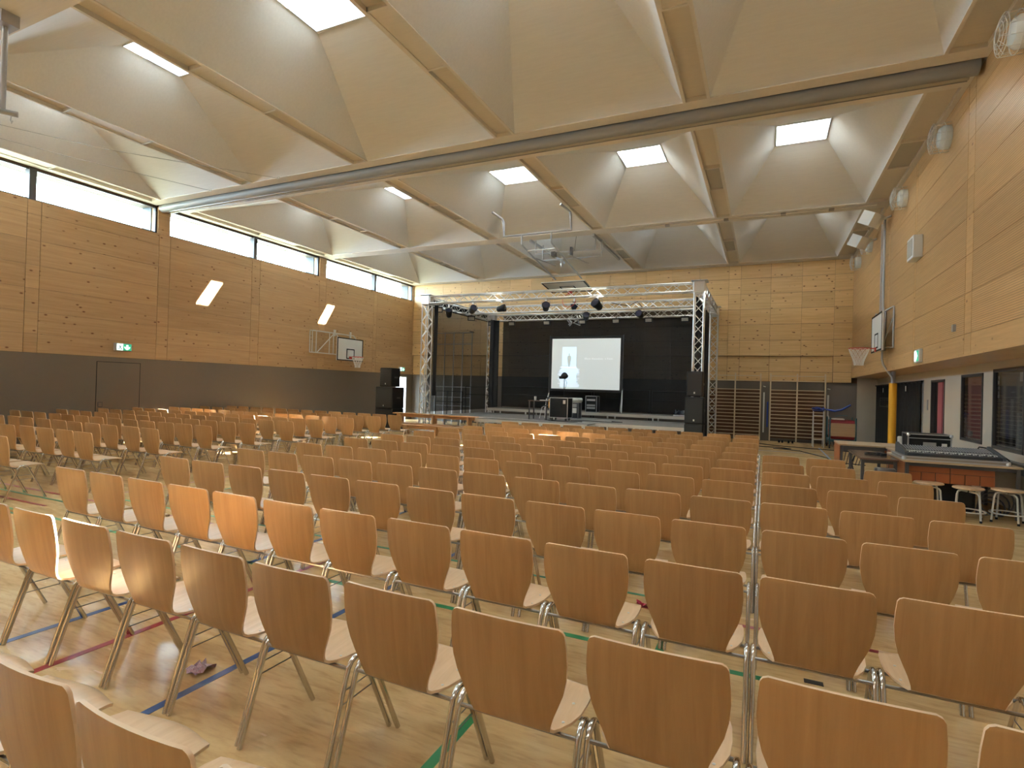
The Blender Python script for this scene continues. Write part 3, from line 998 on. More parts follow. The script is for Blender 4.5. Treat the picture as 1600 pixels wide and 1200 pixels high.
# curtains
def gauze(name, label, p0, p1, z0, z1, m, amp=0.03, n=90, seed=1):
    random.seed(seed)
    p0, p1 = Vector(p0), Vector(p1)
    d = p1 - p0
    nrm = Vector((-d.y, d.x, 0)).normalized()
    mb = MB()
    pts = []
    ph = 0
    for i in range(n + 1):
        ph += random.uniform(0.25, 1.1)
        pts.append(p0 + d * i / n + nrm * amp * math.sin(ph))
    vs = []
    for k in range(5):
        z = z0 + (z1 - z0) * k / 4
        for p in pts:
            q = p0 + (p - p0)
            base = p0 + d * ((p - p0).dot(d) / d.length_squared)
            q = base + (p - base) * (1.3 - 0.18 * k)
            vs.append((q.x, q.y, z))
    fs = [(k * (n + 1) + i, k * (n + 1) + i + 1, (k + 1) * (n + 1) + i + 1, (k + 1) * (n + 1) + i) for k in range(4) for i in range(n)]
    mb.add(vs, fs)
    o = mb.build(name, m)
    return tag(o, label, 'curtain')
gauze('stage_curtain', 'wide sheer black curtain hanging behind the stage screen', (TXL + .45, TY1 + .20, 0), (TXR - .2, TY1 + .20, 0), 0.84, TZ + .12, SCRIM_BACK, 0.03, 110, 2)
gauze('stage_curtain', 'sheer black side curtain on the left of the stage', (TXL - .17, TY0 + .30, 0), (TXL - .17, TY1 + .1, 0), 0.70, TZ + .12, SCRIM_SIDE, 0.02, 60, 3)
gauze('stage_curtain', 'heavy black side curtain on the right of the stage', (TXR - .15, TY0 + .45, 0), (TXR - .15, TY1 - .3, 0), 0.05, TZ - .14, BLACKCLOTH, 0.05, 70, 4)
gauze('stage_curtain', 'narrow bunched black curtain at the rear left stage corner', (TXL + .25, TY1 - .62, 0), (TXL + .5, TY1 - .30, 0), 0.70, TZ - .14, BLACKCLOTH, 0.05, 14, 5)
gauze('stage_curtain', 'narrow bunched black curtain beside the front left truss column', (TXL + .20, TY0 + .18, 0), (TXL + .22, TY0 + .40, 0), 1.3, TZ - .14, BLACKCLOTH, 0.03, 10, 6)

gauze('stage_curtain', 'black valance strip along the left side truss', (TXL - .15, TY0 + .2, 0), (TXL - .15, TY1 - .1, 0), TZ - .17, TZ + .14, BLACKCLOTH, 0.012, 40, 8)

# spotlights
def spot(x, y, z, pitch, yaw, label, par=True, s=1.0):
    t = thing('spotlight', label, 'spotlight', (x, y, z), 'black spotlights on the stage truss')
    M_ = Matrix.Rotation(yaw, 3, 'Z') @ Matrix.Rotation(pitch, 3, 'X')
    def P(px, py, pz):
        v = M_ @ Vector((px, py, pz)) * s
        return (x + v.x, y + v.y, z - 0.20 + v.z)
    m = MB()
    prof = [(0.06, -0.17), (0.095, -0.13), (0.105, -0.02), (0.125, 0.05), (0.13, 0.12), (0.115, 0.125)]
    vs = []
    n = 16
    for r, h in prof:
        for j in range(n):
            a = 2 * PI * j / n
            vs.append(P(r * math.cos(a), -h, r * math.sin(a)))
    fs = [(i * n + j, i * n + (j + 1) % n, (i + 1) * n + (j + 1) % n, (i + 1) * n + j) for i in range(len(prof) - 1) for j in range(n)]
    fs.append(tuple(range(n)))
    m.add(vs, fs)
    m.build('lamp_body', BLACK, t)
    vs = [P(0.112 * math.cos(2 * PI * j / n), -0.118, 0.112 * math.sin(2 * PI * j / n)) for j in range(n)]
    MB().add(vs, [tuple(range(n))]).build('lens', mat('lens', (0.03, 0.03, 0.05), 0.1) if 'lens' not in bpy.data.materials else bpy.data.materials['lens'], t)
    k = MB().path([(x - .14 * s, y, z - 0.22), (x - .14 * s, y, z - 0.02), (x - .05 * s, y, z + 0.01), (x + .05 * s, y, z + .01), (x + .14 * s, y, z - 0.02), (x + .14 * s, y, z - .22)], 0.010, 6)
    k.build('yoke', DARKCHROME, t)
    MB().box(x - .025, x + .025, y - .03, y + .03, z - 0.01, z + 0.10).build('clamp', ALU, t, False)
spot(-10.30, 16.75, 4.47, -0.9, 0.5, 'dark spotlight tucked under the front left truss corner')
spot(-9.13, 16.4, 4.50, -0.5, 0.9, 'spotlight on the front truss nearest the left column')
spot(-8.03, 16.4, 4.50, -0.2, 1.6, 'boxy spotlight on the front truss, second from the left column')
spot(-6.45, 16.4, 4.50, -0.5, 0.4, 'round spotlight on the front truss left of the screen centre')
spot(-4.75, 16.4, 4.50, -0.5, -0.4, 'large round spotlight on the front truss right of the screen centre', True, 1.15)
spot(-6.43, 19.2, 4.92, -0.3, 0.4, 'spotlight half hidden in the middle truss behind the hoop')
spot(-5.96, 19.2, 4.54, -0.5, 0.3, 'spotlight below the middle truss above the projection screen')
spot(-4.01, 19.2, 4.55, -0.3, -0.2, 'spotlight below the middle truss toward the right column')
# flood panels
def led(x, y, z, yaw, label):
    t = thing('flood_panel', label, 'stage light', (x, y, z), 'small flood panels hung inside the truss')
    c, s_ = math.cos(yaw), math.sin(yaw)
    M_ = Matrix.Rotation(yaw, 3, 'Z') @ Matrix.Rotation(0.35, 3, 'X')
    MB().obox((x, y, z - .14), (0.30, 0.06, 0.20), M_).build('housing', BLACK, t, False)
    MB().obox(Vector((x, y, z - .14)) + M_ @ Vector((0, -0.034, 0)), (0.23, 0.01, 0.12), M_).build('lens_panel', mat('led_face', (0.35, 0.32, 0.28), 0.3) if 'led_face' not in bpy.data.materials else bpy.data.materials['led_face'], t, False)
    MB().box(x - .02, x + .02, y - .02, y + .02, z - .05, z + .06).build('clamp', DARKCHROME, t, False)
pos = ['leftmost', 'second from left', 'third from left', 'fourth from left', 'fifth from left', 'rightmost']
for i, x in enumerate((-9.81, -8.22, -6.69, -5.32, -4.06, -2.73)):
    led(x, 21.05, 4.53, 0, '%s small flood panel hanging before the back curtain' % pos[i])
for i, y in enumerate((16.85, 19.3, 21.1)):
    led(-10.80, y, 4.56, 0.5, ['nearest', 'middle', 'farthest'][i] + ' small flood panel under the left side truss')
# silver cable cluster and shackles
t = MB()
random.seed(3)
for i in range(10):
    x = -7.55 + 0.95 * random.random()
    z = 4.55 + random.uniform(-.1, .15)
    t.path([(x, 21.2, z), (x + random.uniform(-.15, .15), 21.15, z - .1), (x + random.uniform(-.2, .2), 21.2, z - .2)], 0.022, 6)
tag(t.build('clamp_cluster', ALU), 'cluster of silver clamps hanging from the back truss above the screen', 'clamp')
# drooping cable on the truss
tag(MB().path([(-5.2, 19.2, 4.85), (-4.8, 19.15, 4.74), (-4.4, 19.15, 4.66), (-4.1, 19.15, 4.80), (-3.9, 19.2, 4.58)], 0.012, 5).build('cable', BLACK), 'black cable drooping from the middle truss to a spotlight', 'cable')

# projection screen
t = thing('projection_screen', 'large lit projection screen on a folding frame at the back of the stage', 'screen', (-6.3, 20.6, 0.82))
sy0 = 20.6
x0, x1, z0, z1 = -7.77, -5.0, 1.68, 3.67
def scr_mat(name, c, e):
    return mat(name, c, 0.6, emit=c, estr=e)
MB().box(x0 - .09, x1 + .09, sy0, sy0 + 0.03, z0 - .10, z1 + .10).build('border', BLACK, t, False)
SCRBG = scr_mat('screen_image', (0.58, 0.62, 0.61), 0.42)
scr_ = MB().box(x0, x1, sy0 - 0.006, sy0, z0, z1).build('screen_surface', SCRBG, t, False)
SW = scr_mat('screen_white', (0.66, 0.80, 0.92), 0.60)
m = MB().box(x0 + .44, x0 + 1.02, sy0 - .010, sy0 - .006, z0 + .85, z1 - .33)
random.seed(5)
for i in range(22):
    zz = z0 + .08 + i * .036
    m.box(x0 + .33 + random.uniform(-.06, .06) + (.05 if i > 17 else 0), x0 + 1.07 + random.uniform(-.06, .10), sy0 - .010, sy0 - .006, zz, zz + .034)
m.build('projected_doorway', SW, scr_, False)
SG = scr_mat('screen_figure', (0.50, 0.53, 0.50), 0.38)
cx = x0 + .73
out = [(0, .60), (.03, .56), (.02, .50), (.07, .46), (.085, .38), (.065, .24), (.045, .10), (.015, -.02), (-.015, -.02), (-.045, .10), (-.065, .24), (-.085, .38), (-.07, .46), (-.02, .50), (-.03, .56)]
MB().slab([(cx + px, sy0 - .011, z0 + .88 + pz * .9) for px, pz in out], (0, -1, 0), 0.003).build('projected_figure', SG, scr_, False)
STX = scr_mat('screen_text', (0.64, 0.68, 0.68), 0.50)
m = MB()
for a, b, h in [(0.0, .09, .07), (.10, .16, .04), (.17, .24, .05), (.29, .36, .06), (.37, .45, .04), (.46, .52, .04), (.53, .62, .05), (.63, .74, .04), (.82, .86, .05), (.90, .94, .07), (.96, 1.03, .05), (1.04, 1.12, .05)]:
    m.box(x0 + 1.36 + a, x0 + 1.36 + b, sy0 - .009, sy0 - .006, z0 + 1.17, z0 + 1.17 + h)
m.build('faint_caption', STX, scr_, False)
for xx in (x1 + .12, x1 + .02):
    MB().tube((x1 + .10, sy0 + .05, 1.75), (xx + (.06 if xx > x1 + .1 else -.06), sy0 - .35 if xx > x1 + .1 else sy0 + .35, 0.83), 0.02, 8).build('leg', ALU, t)
MB().tube((x1 + .10, sy0 + .02, 1.5), (x1 + .10, sy0 + .02, 3.8), 0.022, 8).build('upright', DKFRAME, t)
MB().tube((x0 - .10, sy0 + .02, 0.83), (x0 - .10, sy0 + .02, 3.8), 0.022, 8).build('upright', DKFRAME, t)
MB().tube((x0 - .10, sy0 + .02, 1.5), (x0 - .13, sy0 - .35, 0.83), 0.02, 8).build('leg', ALU, t)

# speaker stacks
def speaker(x0, x1, y0, y1, z0, z1, label, sub):
    t = thing('loudspeaker', label, 'loudspeaker', ((x0 + x1) / 2, (y0 + y1) / 2, z0), 'loudspeakers beside the stage')
    MB().bevbox(x0, x1, y0, y1, z0, z1, 0.02).build('cabinet', BLACK, t, False)
    MB().bevbox(x0 + .03, x1 - .03, y0 - .015, y0, z0 + .04, z1 - .04, 0.005).build('grille', mat('grille', (0.02, 0.02, 0.02), 0.8) if 'grille' not in bpy.data.materials else bpy.data.materials['grille'], t, False)
    for xx, fx in ((x0 - .0, -1), (x1 + .0, 1)):
        MB().box(min(xx, xx + fx * .012), max(xx, xx + fx * .012), (y0 + y1) / 2 - .1, (y0 + y1) / 2 + .1, (z0 + z1) / 2 - .03, (z0 + z1) / 2 + .03).build('handle', DKFRAME, t, False)
    MB().box((x0 + x1) / 2 - .02, (x0 + x1) / 2 + .02, y0 - .018, y0 - .014, z0 + .08, z0 + .13).build('badge', ALU, t, False)
speaker(-1.99, -1.49, 15.75, 16.2, 0.0, 0.80, 'lower black bass cabinet of the right stack by the truss column', True)
speaker(-1.99, -1.49, 15.75, 16.2, 0.805, 1.55, 'upper black bass cabinet of the right stack by the truss column', True)
speaker(-1.96, -1.53, 15.80, 16.2, 1.56, 2.26, 'top black loudspeaker on the right stack, in front of the truss column', False)
speaker(-12.78, -12.02, 15.9, 16.6, 0.0, 0.78, 'lower black bass cabinet of the left stack before the open doorway', True)
speaker(-12.78, -12.02, 15.9, 16.6, 0.785, 1.56, 'upper black bass cabinet of the left stack before the open doorway', True)
speaker(-12.68, -12.14, 16.0, 16.5, 1.57, 2.25, 'top black loudspeaker on the left stack near the exit sign', False)

# stage furniture
t = thing('side_table', 'thin dark-legged table standing on the stage', 'table', (-6.9, 17.15, 0.62))
MB().bevbox(-7.22, -6.52, 16.95, 17.45, 1.235, 1.26, 0.006).build('tabletop', BROWNTOP, t, False)
for x in (-7.18, -6.56):
    for y in (17.0, 17.4):
        MB().box(x - .018, x + .018, y - .018, y + .018, 0.62, 1.235).build('leg', DKFRAME, t, False)
t = thing('glass_jar', 'small clear glass on the stage table', 'glass', (-7.05, 17.2, 1.26))
MB().lathe((-7.05, 17.2, 1.262), [(0.035, 0), (0.045, 0.12), (0.04, 0.13)], 12).build('vessel', mat('clear_glass', (0.5, 0.52, 0.5), 0.1), t)
tag(MB().box(-6.85, -6.6, 17.1, 17.3, 1.262, 1.28).build('papers', WHITE), 'white papers lying on the stage table', 'paper')
t = thing('stage_chair', 'white metal-framed chair behind the stage table', 'chair', (-7.0, 18.0, 0.62))
MB().path([(-7.12, 17.8, .62), (-7.06, 17.85, 1.0), (-6.95, 17.9, 1.07), (-6.7, 17.9, 1.07), (-6.62, 17.85, 1.0), (-6.58, 17.8, .62)], 0.014, 6).build('front_frame', WHITE, t)
MB().path([(-7.08, 18.2, .62), (-7.02, 18.15, 1.3), (-6.7, 18.15, 1.3), (-6.64, 18.2, .62)], 0.014, 6).build('back_frame', WHITE, t)
MB().bevbox(-7.05, -6.65, 17.8, 18.18, 1.05, 1.08, 0.01).build('seat', BLACK, t, False)
MB().bevbox(-7.0, -6.72, 18.14, 18.17, 1.12, 1.36, 0.01).build('backrest', BLACK, t, False)
t = thing('orange_bag', 'bright orange bag on the chair beside the black rack', 'bag', (-6.62, 17.7, 1.0))
MB().bevbox(-6.74, -6.47, 17.62, 17.78, 0.98, 1.32, 0.04).build('bag_body', GLOW_ORANGE, t)
MB().path([(-6.68, 17.7, 1.30), (-6.66, 17.7, 1.42), (-6.56, 17.7, 1.42), (-6.54, 17.7, 1.30)], 0.01, 6).build('bag_handle', BLACK, t)
def flightcase(x0, x1, y0, y1, z0, z1, label, front=BLACK, wheels=False, name='equipment_rack'):
    t = thing(name, label, 'equipment case', ((x0 + x1) / 2, (y0 + y1) / 2, z0))
    zz = z0 + (0.09 if wheels else 0)
    MB().box(x0 + .008, x1 - .008, y0 + .008, y1 - .008, zz + .005, z1 - .005).build('case_body', front, t, False)
    e = 0.02
    m = MB()
    for x in (x0, x1 - e):
        for y in (y0, y1 - e):
            m.box(x, x + e, y, y + e, zz, z1)
    for z in (zz, z1 - e):
        for y in (y0, y1 - e):
            m.box(x0, x1, y, y + e, z, z + e)
        for x in (x0, x1 - e):
            m.box(x, x + e, y0, y1, z, z + e)
    m.build('edge_trim', GALV, t, False)
    if wheels:
        for x in (x0 + .08, x1 - .08):
            for y in (y0 + .08, y1 - .08):
                MB().lathe((x - .02, y, z0 + .045), [(0.045, 0), (0.045, .04)], 12, 'x').build('castor', DKFRAME, t)
    return t
t = flightcase(-6.46, -5.82, 17.0, 17.5, 0.62, 1.38, 'tall black wheeled equipment rack in the middle of the stage', BLACK, True)
for z in (0.82, 1.0, 1.18):
    MB().box(-6.42, -6.05, 16.99, 17.0, z, z + .13).build('rack_unit', BLACK, t, False)
MB().box(-5.98, -5.9, 16.985, 17.0, 1.18, 1.3).build('latch_plate', GALV, t, False)
t = flightcase(-6.40, -6.0, 18.7, 19.1, 0.62, 1.20, 'grey equipment case with white front units beside the black rack', CONSOLE)
MB().box(-6.34, -6.06, 18.685, 18.70, 0.82, 1.0).build('front_unit', WHITE, t, False)
MB().box(-6.34, -6.06, 18.685, 18.70, 1.03, 1.15).build('front_unit', GREYMETAL, t, False)
tag(MB().bevbox(-6.43, -5.97, 18.68, 19.1, 1.205, 1.36, 0.03).build('projector', OFFWHITE), 'pale projector on top of the grey case', 'projector')
t = flightcase(-6.12, -5.68, 19.92, 20.3, 0.82, 1.44, 'open black amplifier case under the left part of the screen', BLACK)
for z in (0.95, 1.05, 1.25):
    MB().box(-6.06, -5.74, 19.905, 19.92, z, z + .07).build('amplifier_unit', GREYMETAL, t, False)
t = thing('microphone_stand', 'black microphone stand draped with a dark cap before the screen', 'stand', (-6.66, 19.0, 0.62))
MB().tube((-6.66, 19.0, 0.64), (-6.66, 19.0, 2.12), 0.014, 8).build('pole', BLACK, t)
for a in (0.3, 2.4, 4.5):
    MB().tube((-6.66, 19.0, 0.80), (-6.66 + .3 * math.cos(a), 19.0 + .3 * math.sin(a), 0.63), 0.01, 6).build('leg', BLACK, t)
m = MB().lathe((-6.66, 19.0, 2.08), [(0.05, -.04), (0.13, 0.02), (0.14, 0.08), (0.09, .16), (0.03, 0.2)], 12)
m.obox((-6.78, 19.0, 2.09), (0.14, 0.1, 0.1))
m.build('cap', BLACKCLOTH, t)
MB().path([(-6.62, 18.95, 2.05), (-6.54, 18.95, 1.9), (-6.6, 18.95, 1.7), (-6.63, 18.98, 1.6)], 0.007, 5).build('cable', BLACK, t)
random.seed(7)
m = crumple(-2.62, 20.3, 0.55, 0.5, 0.22, 7)
for i in range(len(m.v)):
    m.v[i] = (m.v[i][0], m.v[i][1], m.v[i][2] + 0.825)
tag(m.build('blanket', DENIM), 'crumpled dark blue cloth heaped on the right of the stage', 'cloth')
tag(MB().bevbox(-2.9, -2.35, 19.95, 20.25, 0.825, 0.86, 0.01).build('folded_cloth', mat('pale_lilac', (0.5, 0.5, 0.56), 0.8)), 'folded pale cloth on the stage edge below the dark heap', 'cloth')
# cables on the deck
for i, (pts, lab) in enumerate([([(-5.8, 17.3, .63), (-5.3, 17.6, .63), (-4.6, 17.5, .63), (-4.2, 17.8, .63), (-4.6, 18.0, .63)], 'black cable looping on the stage deck right of the rack'),
                                ([(-6.6, 16.95, .625), (-6.1, 16.8, .615), (-5.6, 16.85, .615), (-5.3, 16.95, .63)], 'black cable along the stage front below the rack')]):
    tag(MB().path(pts, 0.012, 5).build('cable', BLACK), lab, 'cable')
# stage railing behind
t = thing('stage_railing', 'black tube railing along the back of the stage', 'railing', (-6.4, 21.35, 0.82))
for (xa, xb, z) in ((-12.1, -10.6, 1.66), (-10.3, -6.3, 1.72), (-6.2, -4.0, 1.70), (-3.9, -2.2, 1.68)):
    m = MB().path([(xa, 21.30, 0.0), (xa, 21.30, z), (xb, 21.30, z), (xb, 21.30, 0.0)], 0.02, 6)
    m.tube((xa, 21.30, z - .35), (xb, 21.30, z - .35), 0.015, 6)
    m.build('rail_section', BLACK, t)
t = thing('stage_railing', 'black tube railing behind the left side curtain', 'railing', (-12.7, 21.0, 0))
m = MB().path([(-13.6, 21.2, 0.0), (-13.6, 21.2, 1.42), (-12.2, 21.2, 1.42), (-12.2, 21.2, 0.0)], 0.022, 6)
m.tube((-13.6, 21.2, 0.95), (-12.2, 21.2, 0.95), 0.018, 6)
m.tube((-13.0, 21.2, 0.0), (-13.0, 21.2, 1.42), 0.018, 6)
m.build('rail_section', BLACK, t)
# climbing frame behind the left gauze
t = thing('climbing_grid', 'pale climbing frame of upright poles against the far wall behind gauze', 'gym equipment', (-13.1, 21.9, 0))
for x in (-14.05, -13.58, -13.1, -12.62, -12.14):
    MB().tube((x, 21.82, 0), (x, 21.82, 4.15), 0.025, 8).build('upright', GREYMETAL, t)
for z in (4.12, 3.6, 1.62, 1.15, 0.75):
    MB().tube((-14.05, 21.82, z), (-12.14, 21.82, z), 0.02, 8).build('crossbar', GREYMETAL, t)
MB().tube((-12.14, 21.6, 4.15), (-12.14, 21.95, 4.15), 0.025, 8).build('wall_bracket', DKFRAME, t)

# gym benches in front of the stage
def bench(x0, x1, y, z0, label, slope=0.0):
    t = thing('gym_bench', label, 'bench', ((x0 + x1) / 2, y, z0), 'gym benches left of the stage front')
    MB().bevbox(x0, x1, y - .13, y + .13, z0 + .30, z0 + .335, 0.01).build('bench_top', BENCHWOOD, t, False)
    MB().box(x0 + .1, x1 - .1, y - .02, y + .02, z0 + .20, z0 + .30).build('stretcher', BENCHWOOD, t, False)
    for x in (x0 + .3, (x0 + x1) / 2, x1 - .3):
        MB().box(x - .03, x + .03, y - .13, y + .13, z0, z0 + .30).build('leg', BENCHWOOD, t, False)
bench(-11.75, -8.5, 15.95, 0.0, 'gym bench on the floor under the stacked bench')
bench(-11.95, -8.6, 15.97, 0.335, 'gym bench stacked on top of another bench by the stage')
bench(-11.2, -8.2, 15.25, 0.0, 'front gym bench standing alone nearest the chairs')

# ================================================================== WALL BARS
def bars(x0, xm, x1, label):
    t = thing('wall_bars', label, 'wall bars', ((x0 + x1) / 2, 21.9, 0), 'wooden wall bars on the far wall')
    for x in (x0, xm, x1):
        MB().box(x - .022, x + .022, 21.88, 21.98, 0.02, 2.45).build('upright', PALEWOOD, t, False)
    for a, b in ((x0, xm), (xm, x1)):
        for z in [0.20 + 0.127 * k for k in range(14)] + [2.18, 2.36]:
            o = piece('rung', PALEWOOD, t, a + .022, b - .022, 21.885, 21.915, z - .014, z + .014)
    MB().box(x0 - .0, x1 + .0, 22.0, 22.035, 0.12, 1.84).build('back_board', mat('dark_backing', (0.10, 0.045, 0.022), 0.6) if 'dark_backing' not in bpy.data.materials else bpy.data.materials['dark_backing'], t, False)
bars(-1.95, -0.98, -0.12, 'wooden wall bars just right of the stage curtain')
bars(0.21, 1.07, 1.94, 'wooden wall bars nearest the right corner')
def latch(x, z0, z1, label):
    t = thing('bar_rail', label, 'rail', (x, 21.95, z0))
    MB().box(x - .025, x + .025, 21.96, 22.04, z0, z1).build('rail', OFFWHITE, t, False)
    MB().path([(x - .02, 22.0, z1 + .22), (x - .02, 21.9, z1 + .22), (x + .05, 21.9, z1 + .2)], 0.015, 6).build('hook', OFFWHITE, t)
latch(0.0, 0.3, 1.76, 'pale vertical rail left of the blue pole')
latch(2.04, 0.35, 1.72, 'pale vertical rail right of the right wall bars')
tag(MB().box(0.10, 0.15, 21.93, 22.04, 0.50, 1.42).build('blue_pole', BLUE), 'dark blue padded pole between the two wall bars', 'pole')
# small dark objects on floor by the wall bars
for i, x in enumerate((0.52, 0.62, 0.82, 0.94)):
    tag(MB().bevbox(x - .03, x + .03, 21.45, 21.55, 0, 0.09, 0.01).build('door_stop', BLACK), 'small black block on the floor below the right bars, %s of four from left' % ordn[i], 'block', 'black blocks on the floor by the wall bars')
# stepladder with blue grips
t = thing('stepladder', 'aluminium stepladder with blue cloth on top before the wall bars', 'ladder', (1.65, 20.6, 0))
for x in (1.50, 1.80):
    MB().tube((x, 20.45, 0), (x * 1.0, 20.65, 1.18), 0.018, 6).build('front_rail', ALU, t)
    MB().tube((x, 20.95, 0), (x * 1.0, 20.70, 1.18), 0.014, 6).build('rear_rail', ALU, t)
for k in range(4):
    z = 0.25 + .26 * k
    MB().box(1.50, 1.80, 20.45 + .17 * z - .03, 20.45 + .17 * z + .05, z - .012, z + .012).build('step', ALU, t, False)
MB().bevbox(1.48, 1.82, 20.55, 20.8, 1.18, 1.21, 0.008).build('top_step', BLUE, t, False)
m = crumple(1.66, 20.6, 0.3, 0.25, 0.12, 5)
m.v = [(a, b, c + 1.21) for a, b, c in m.v]
tag(m.build('blue_cloth', BLUE), 'blue cloth lying on top of the stepladder', 'cloth')
tag(MB().path([(1.45, 20.6, 1.27), (1.9, 20.6, 1.24), (2.1, 20.6, 1.20), (2.3, 20.6, 1.25), (2.55, 20.6, 1.42)], 0.03, 8).build('blue_hose', BLUE), 'dark blue hose sticking out from the stepladder toward the corner', 'hose')
# aluminium pole leaning
tag(MB().tube((2.12, 21.2, 0.0), (2.05, 21.9, 1.0), 0.018, 6).build('leaning_pole', ALU), 'thin grey pole leaning by the right wall bars', 'pole')
# gym cart
t = thing('gym_cart', 'teal trolley with a chipboard front panel and red mats', 'cart', (2.35, 20.6, 0))
MB().bevbox(1.98, 2.66, 20.32, 20.35, 0.40, 0.82, 0.01).build('front_panel', wood('chipboard', (0.50, 0.33, 0.19), (0.42, 0.27, 0.15), knots=False), t, False)
MB().box(1.95, 2.69, 20.36, 21.3, 0.22, 0.30).build('platform', TEAL, t, False)
for x in (1.96, 2.68):
    for y in (20.38, 21.28):
        MB().tube((x, y, 0.12), (x, y, 1.0), 0.022, 6).build('post', TEAL, t)
        MB().lathe((x - .02, y, 0.06), [(0.06, 0), (0.06, .04)], 12, 'x').build('castor', BLACK, t)
MB().path([(2.15, 20.9, 1.02), (2.3, 20.9, 1.06), (2.5, 20.9, 1.05)], 0.012, 6).build('push_handle', TEAL, t)
for k in range(4):
    tag(MB().bevbox(1.99, 2.65, 20.4, 21.25, 0.305 + k * .155, 0.45 + k * .155, 0.02).build('gym_mat', REDMAT), 'dark red gym mat on the trolley, %s from the bottom' % ordn[k], 'mat', 'red mats on the trolley')
tag(MB().bevbox(2.02, 2.36, 20.36, 20.7, 0.93, 0.97, 0.01).build('white_pad', WHITE), 'small white pad lying on the red mats', 'pad')
# floor cables near the bars
for i, (pts, lab) in enumerate([([(-0.1, 20.4, .01), (0.4, 20.0, .01), (1.0, 19.8, .01), (1.8, 19.6, .01), (2.6, 19.4, .01)], 'dark cable running across the floor before the wall bars'),
                                ([(-0.6, 19.6, .01), (0.0, 19.3, .01), (0.5, 19.4, .01), (0.8, 19.1, .01), (0.3, 18.9, .01)], 'looped cable on the floor right of the last chairs'),
                                ([(0.4, 19.0, .01), (1.0, 18.6, .01), (1.6, 17.0, .01), (1.5, 15.0, .01)], 'thin cable running toward the mixing desk')]):
    tag(MB().path(pts, 0.012, 5).build('floor_cable', BLACK), lab, 'cable')

# ================================================================== BASKETBALL HOOPS
def hoop(t, c, out, board_gap):
    """rim + net; c: rim centre, out: unit vector from board to rim"""
    c = Vector(c)
    m = MB().ring(c, 0.225, 0.010, 'z', 28, 6)
    o = Vector(out)
    sd = Vector((-o.y, o.x, 0))
    m.tube(c - o * 0.22 + sd * .05, c - o * (0.225 + board_gap) + sd * .05, 0.009, 6)
    m.tube(c - o * 0.22 - sd * .05, c - o * (0.225 + board_gap) - sd * .05, 0.009, 6)
    m.obox(c - o * (0.225 + board_gap - .01) + Vector((0, 0, -.03)), (0.02 + abs(o.y) * .13, 0.02 + abs(o.x) * .13, 0.10))
    rim = m.build('rim', RED, t)
    n = MB()
    K = 12
    lv = [(0.222, 0), (0.20, -.08), (0.165, -.17), (0.13, -.26), (0.105, -.34), (0.10, -.42)]
    for i in range(K):
        for sgn in (1, -1):
            pts = []
            for k, (r, h) in enumerate(lv):
                a = 2 * PI * (i + sgn * k * 0.5) / K
                pts.append(c + Vector((r * math.cos(a), r * math.sin(a), h)))
            n.path(pts, 0.0055, 4)
    no = n.build('net', NETW, t)
    return rim
def board_marks(mb, o, u, w, h, t=0.03):
    """outline border and the small rectangle. o: lower-left corner, u: horizontal unit, w,h"""
    pass

# left wall hoop: board parallel to the wall
t = thing('basketball_hoop', 'white backboard on a folding frame on the left wall', 'basketball hoop', (XL, 17.0, 2.5))
bx = -15.05
MB().box(bx - .03, bx, 16.35, 17.85, 2.54, 3.44).build('backboard', WHITE, t, False)
m = MB()
for a in ((16.35, 17.85, 2.54, 2.58), (16.35, 17.85, 3.40, 3.44), (16.35, 16.40, 2.54, 3.44), (17.80, 17.85, 2.54, 3.44),
          (16.88, 17.34, 2.62, 2.66), (16.88, 17.34, 2.98, 3.02), (16.88, 16.92, 2.62, 3.02), (17.30, 17.34, 2.62, 3.02)):
    m.box(bx, bx + .004, *a)
m.build('board_lines', BLACK, t, False)
hoop(t, (bx + .375, 17.11, 2.70), (1, 0, 0), 0.15)
m = MB()
fz0, fz1 = 2.78, 3.60
for x in (XL + .04, XL + .16):
    m.tube((x, 15.35, fz0), (x, 16.9, fz0), 0.018, 6).tube((x, 15.35, fz1), (x, 17.6, fz1), 0.018, 6)
    m.tube((x, 15.35, fz0), (x, 15.35, fz1), 0.018, 6)
m.tube((XL + .16, 15.55, fz0), (XL + .16, 15.55, fz1), 0.018, 6).tube((XL + .16, 15.6, fz0), (XL + .16, 16.5, fz1), 0.018, 6)
m.tube((XL + .16, 16.45, fz0), (XL + .16, 16.45, fz1), 0.018, 6).tube((XL + .1, 16.3, fz0), (XL + .1, 16.3, fz1), 0.018, 6)
m.tube((XL + .16, 16.55, fz1), (bx - .03, 16.6, 3.3), 0.018, 6).tube((XL + .16, 17.6, fz1), (bx - .03, 17.6, 3.3), 0.018, 6)
m.tube((XL + .16, 16.55, fz0), (bx - .03, 16.6, 2.75), 0.018, 6)
for y in (16.65, 17.55):
    m.box(XL, XL + .05, y - .04, y + .04, 3.50, 3.75)
m.build('folding_frame', OFFWHITE, t)

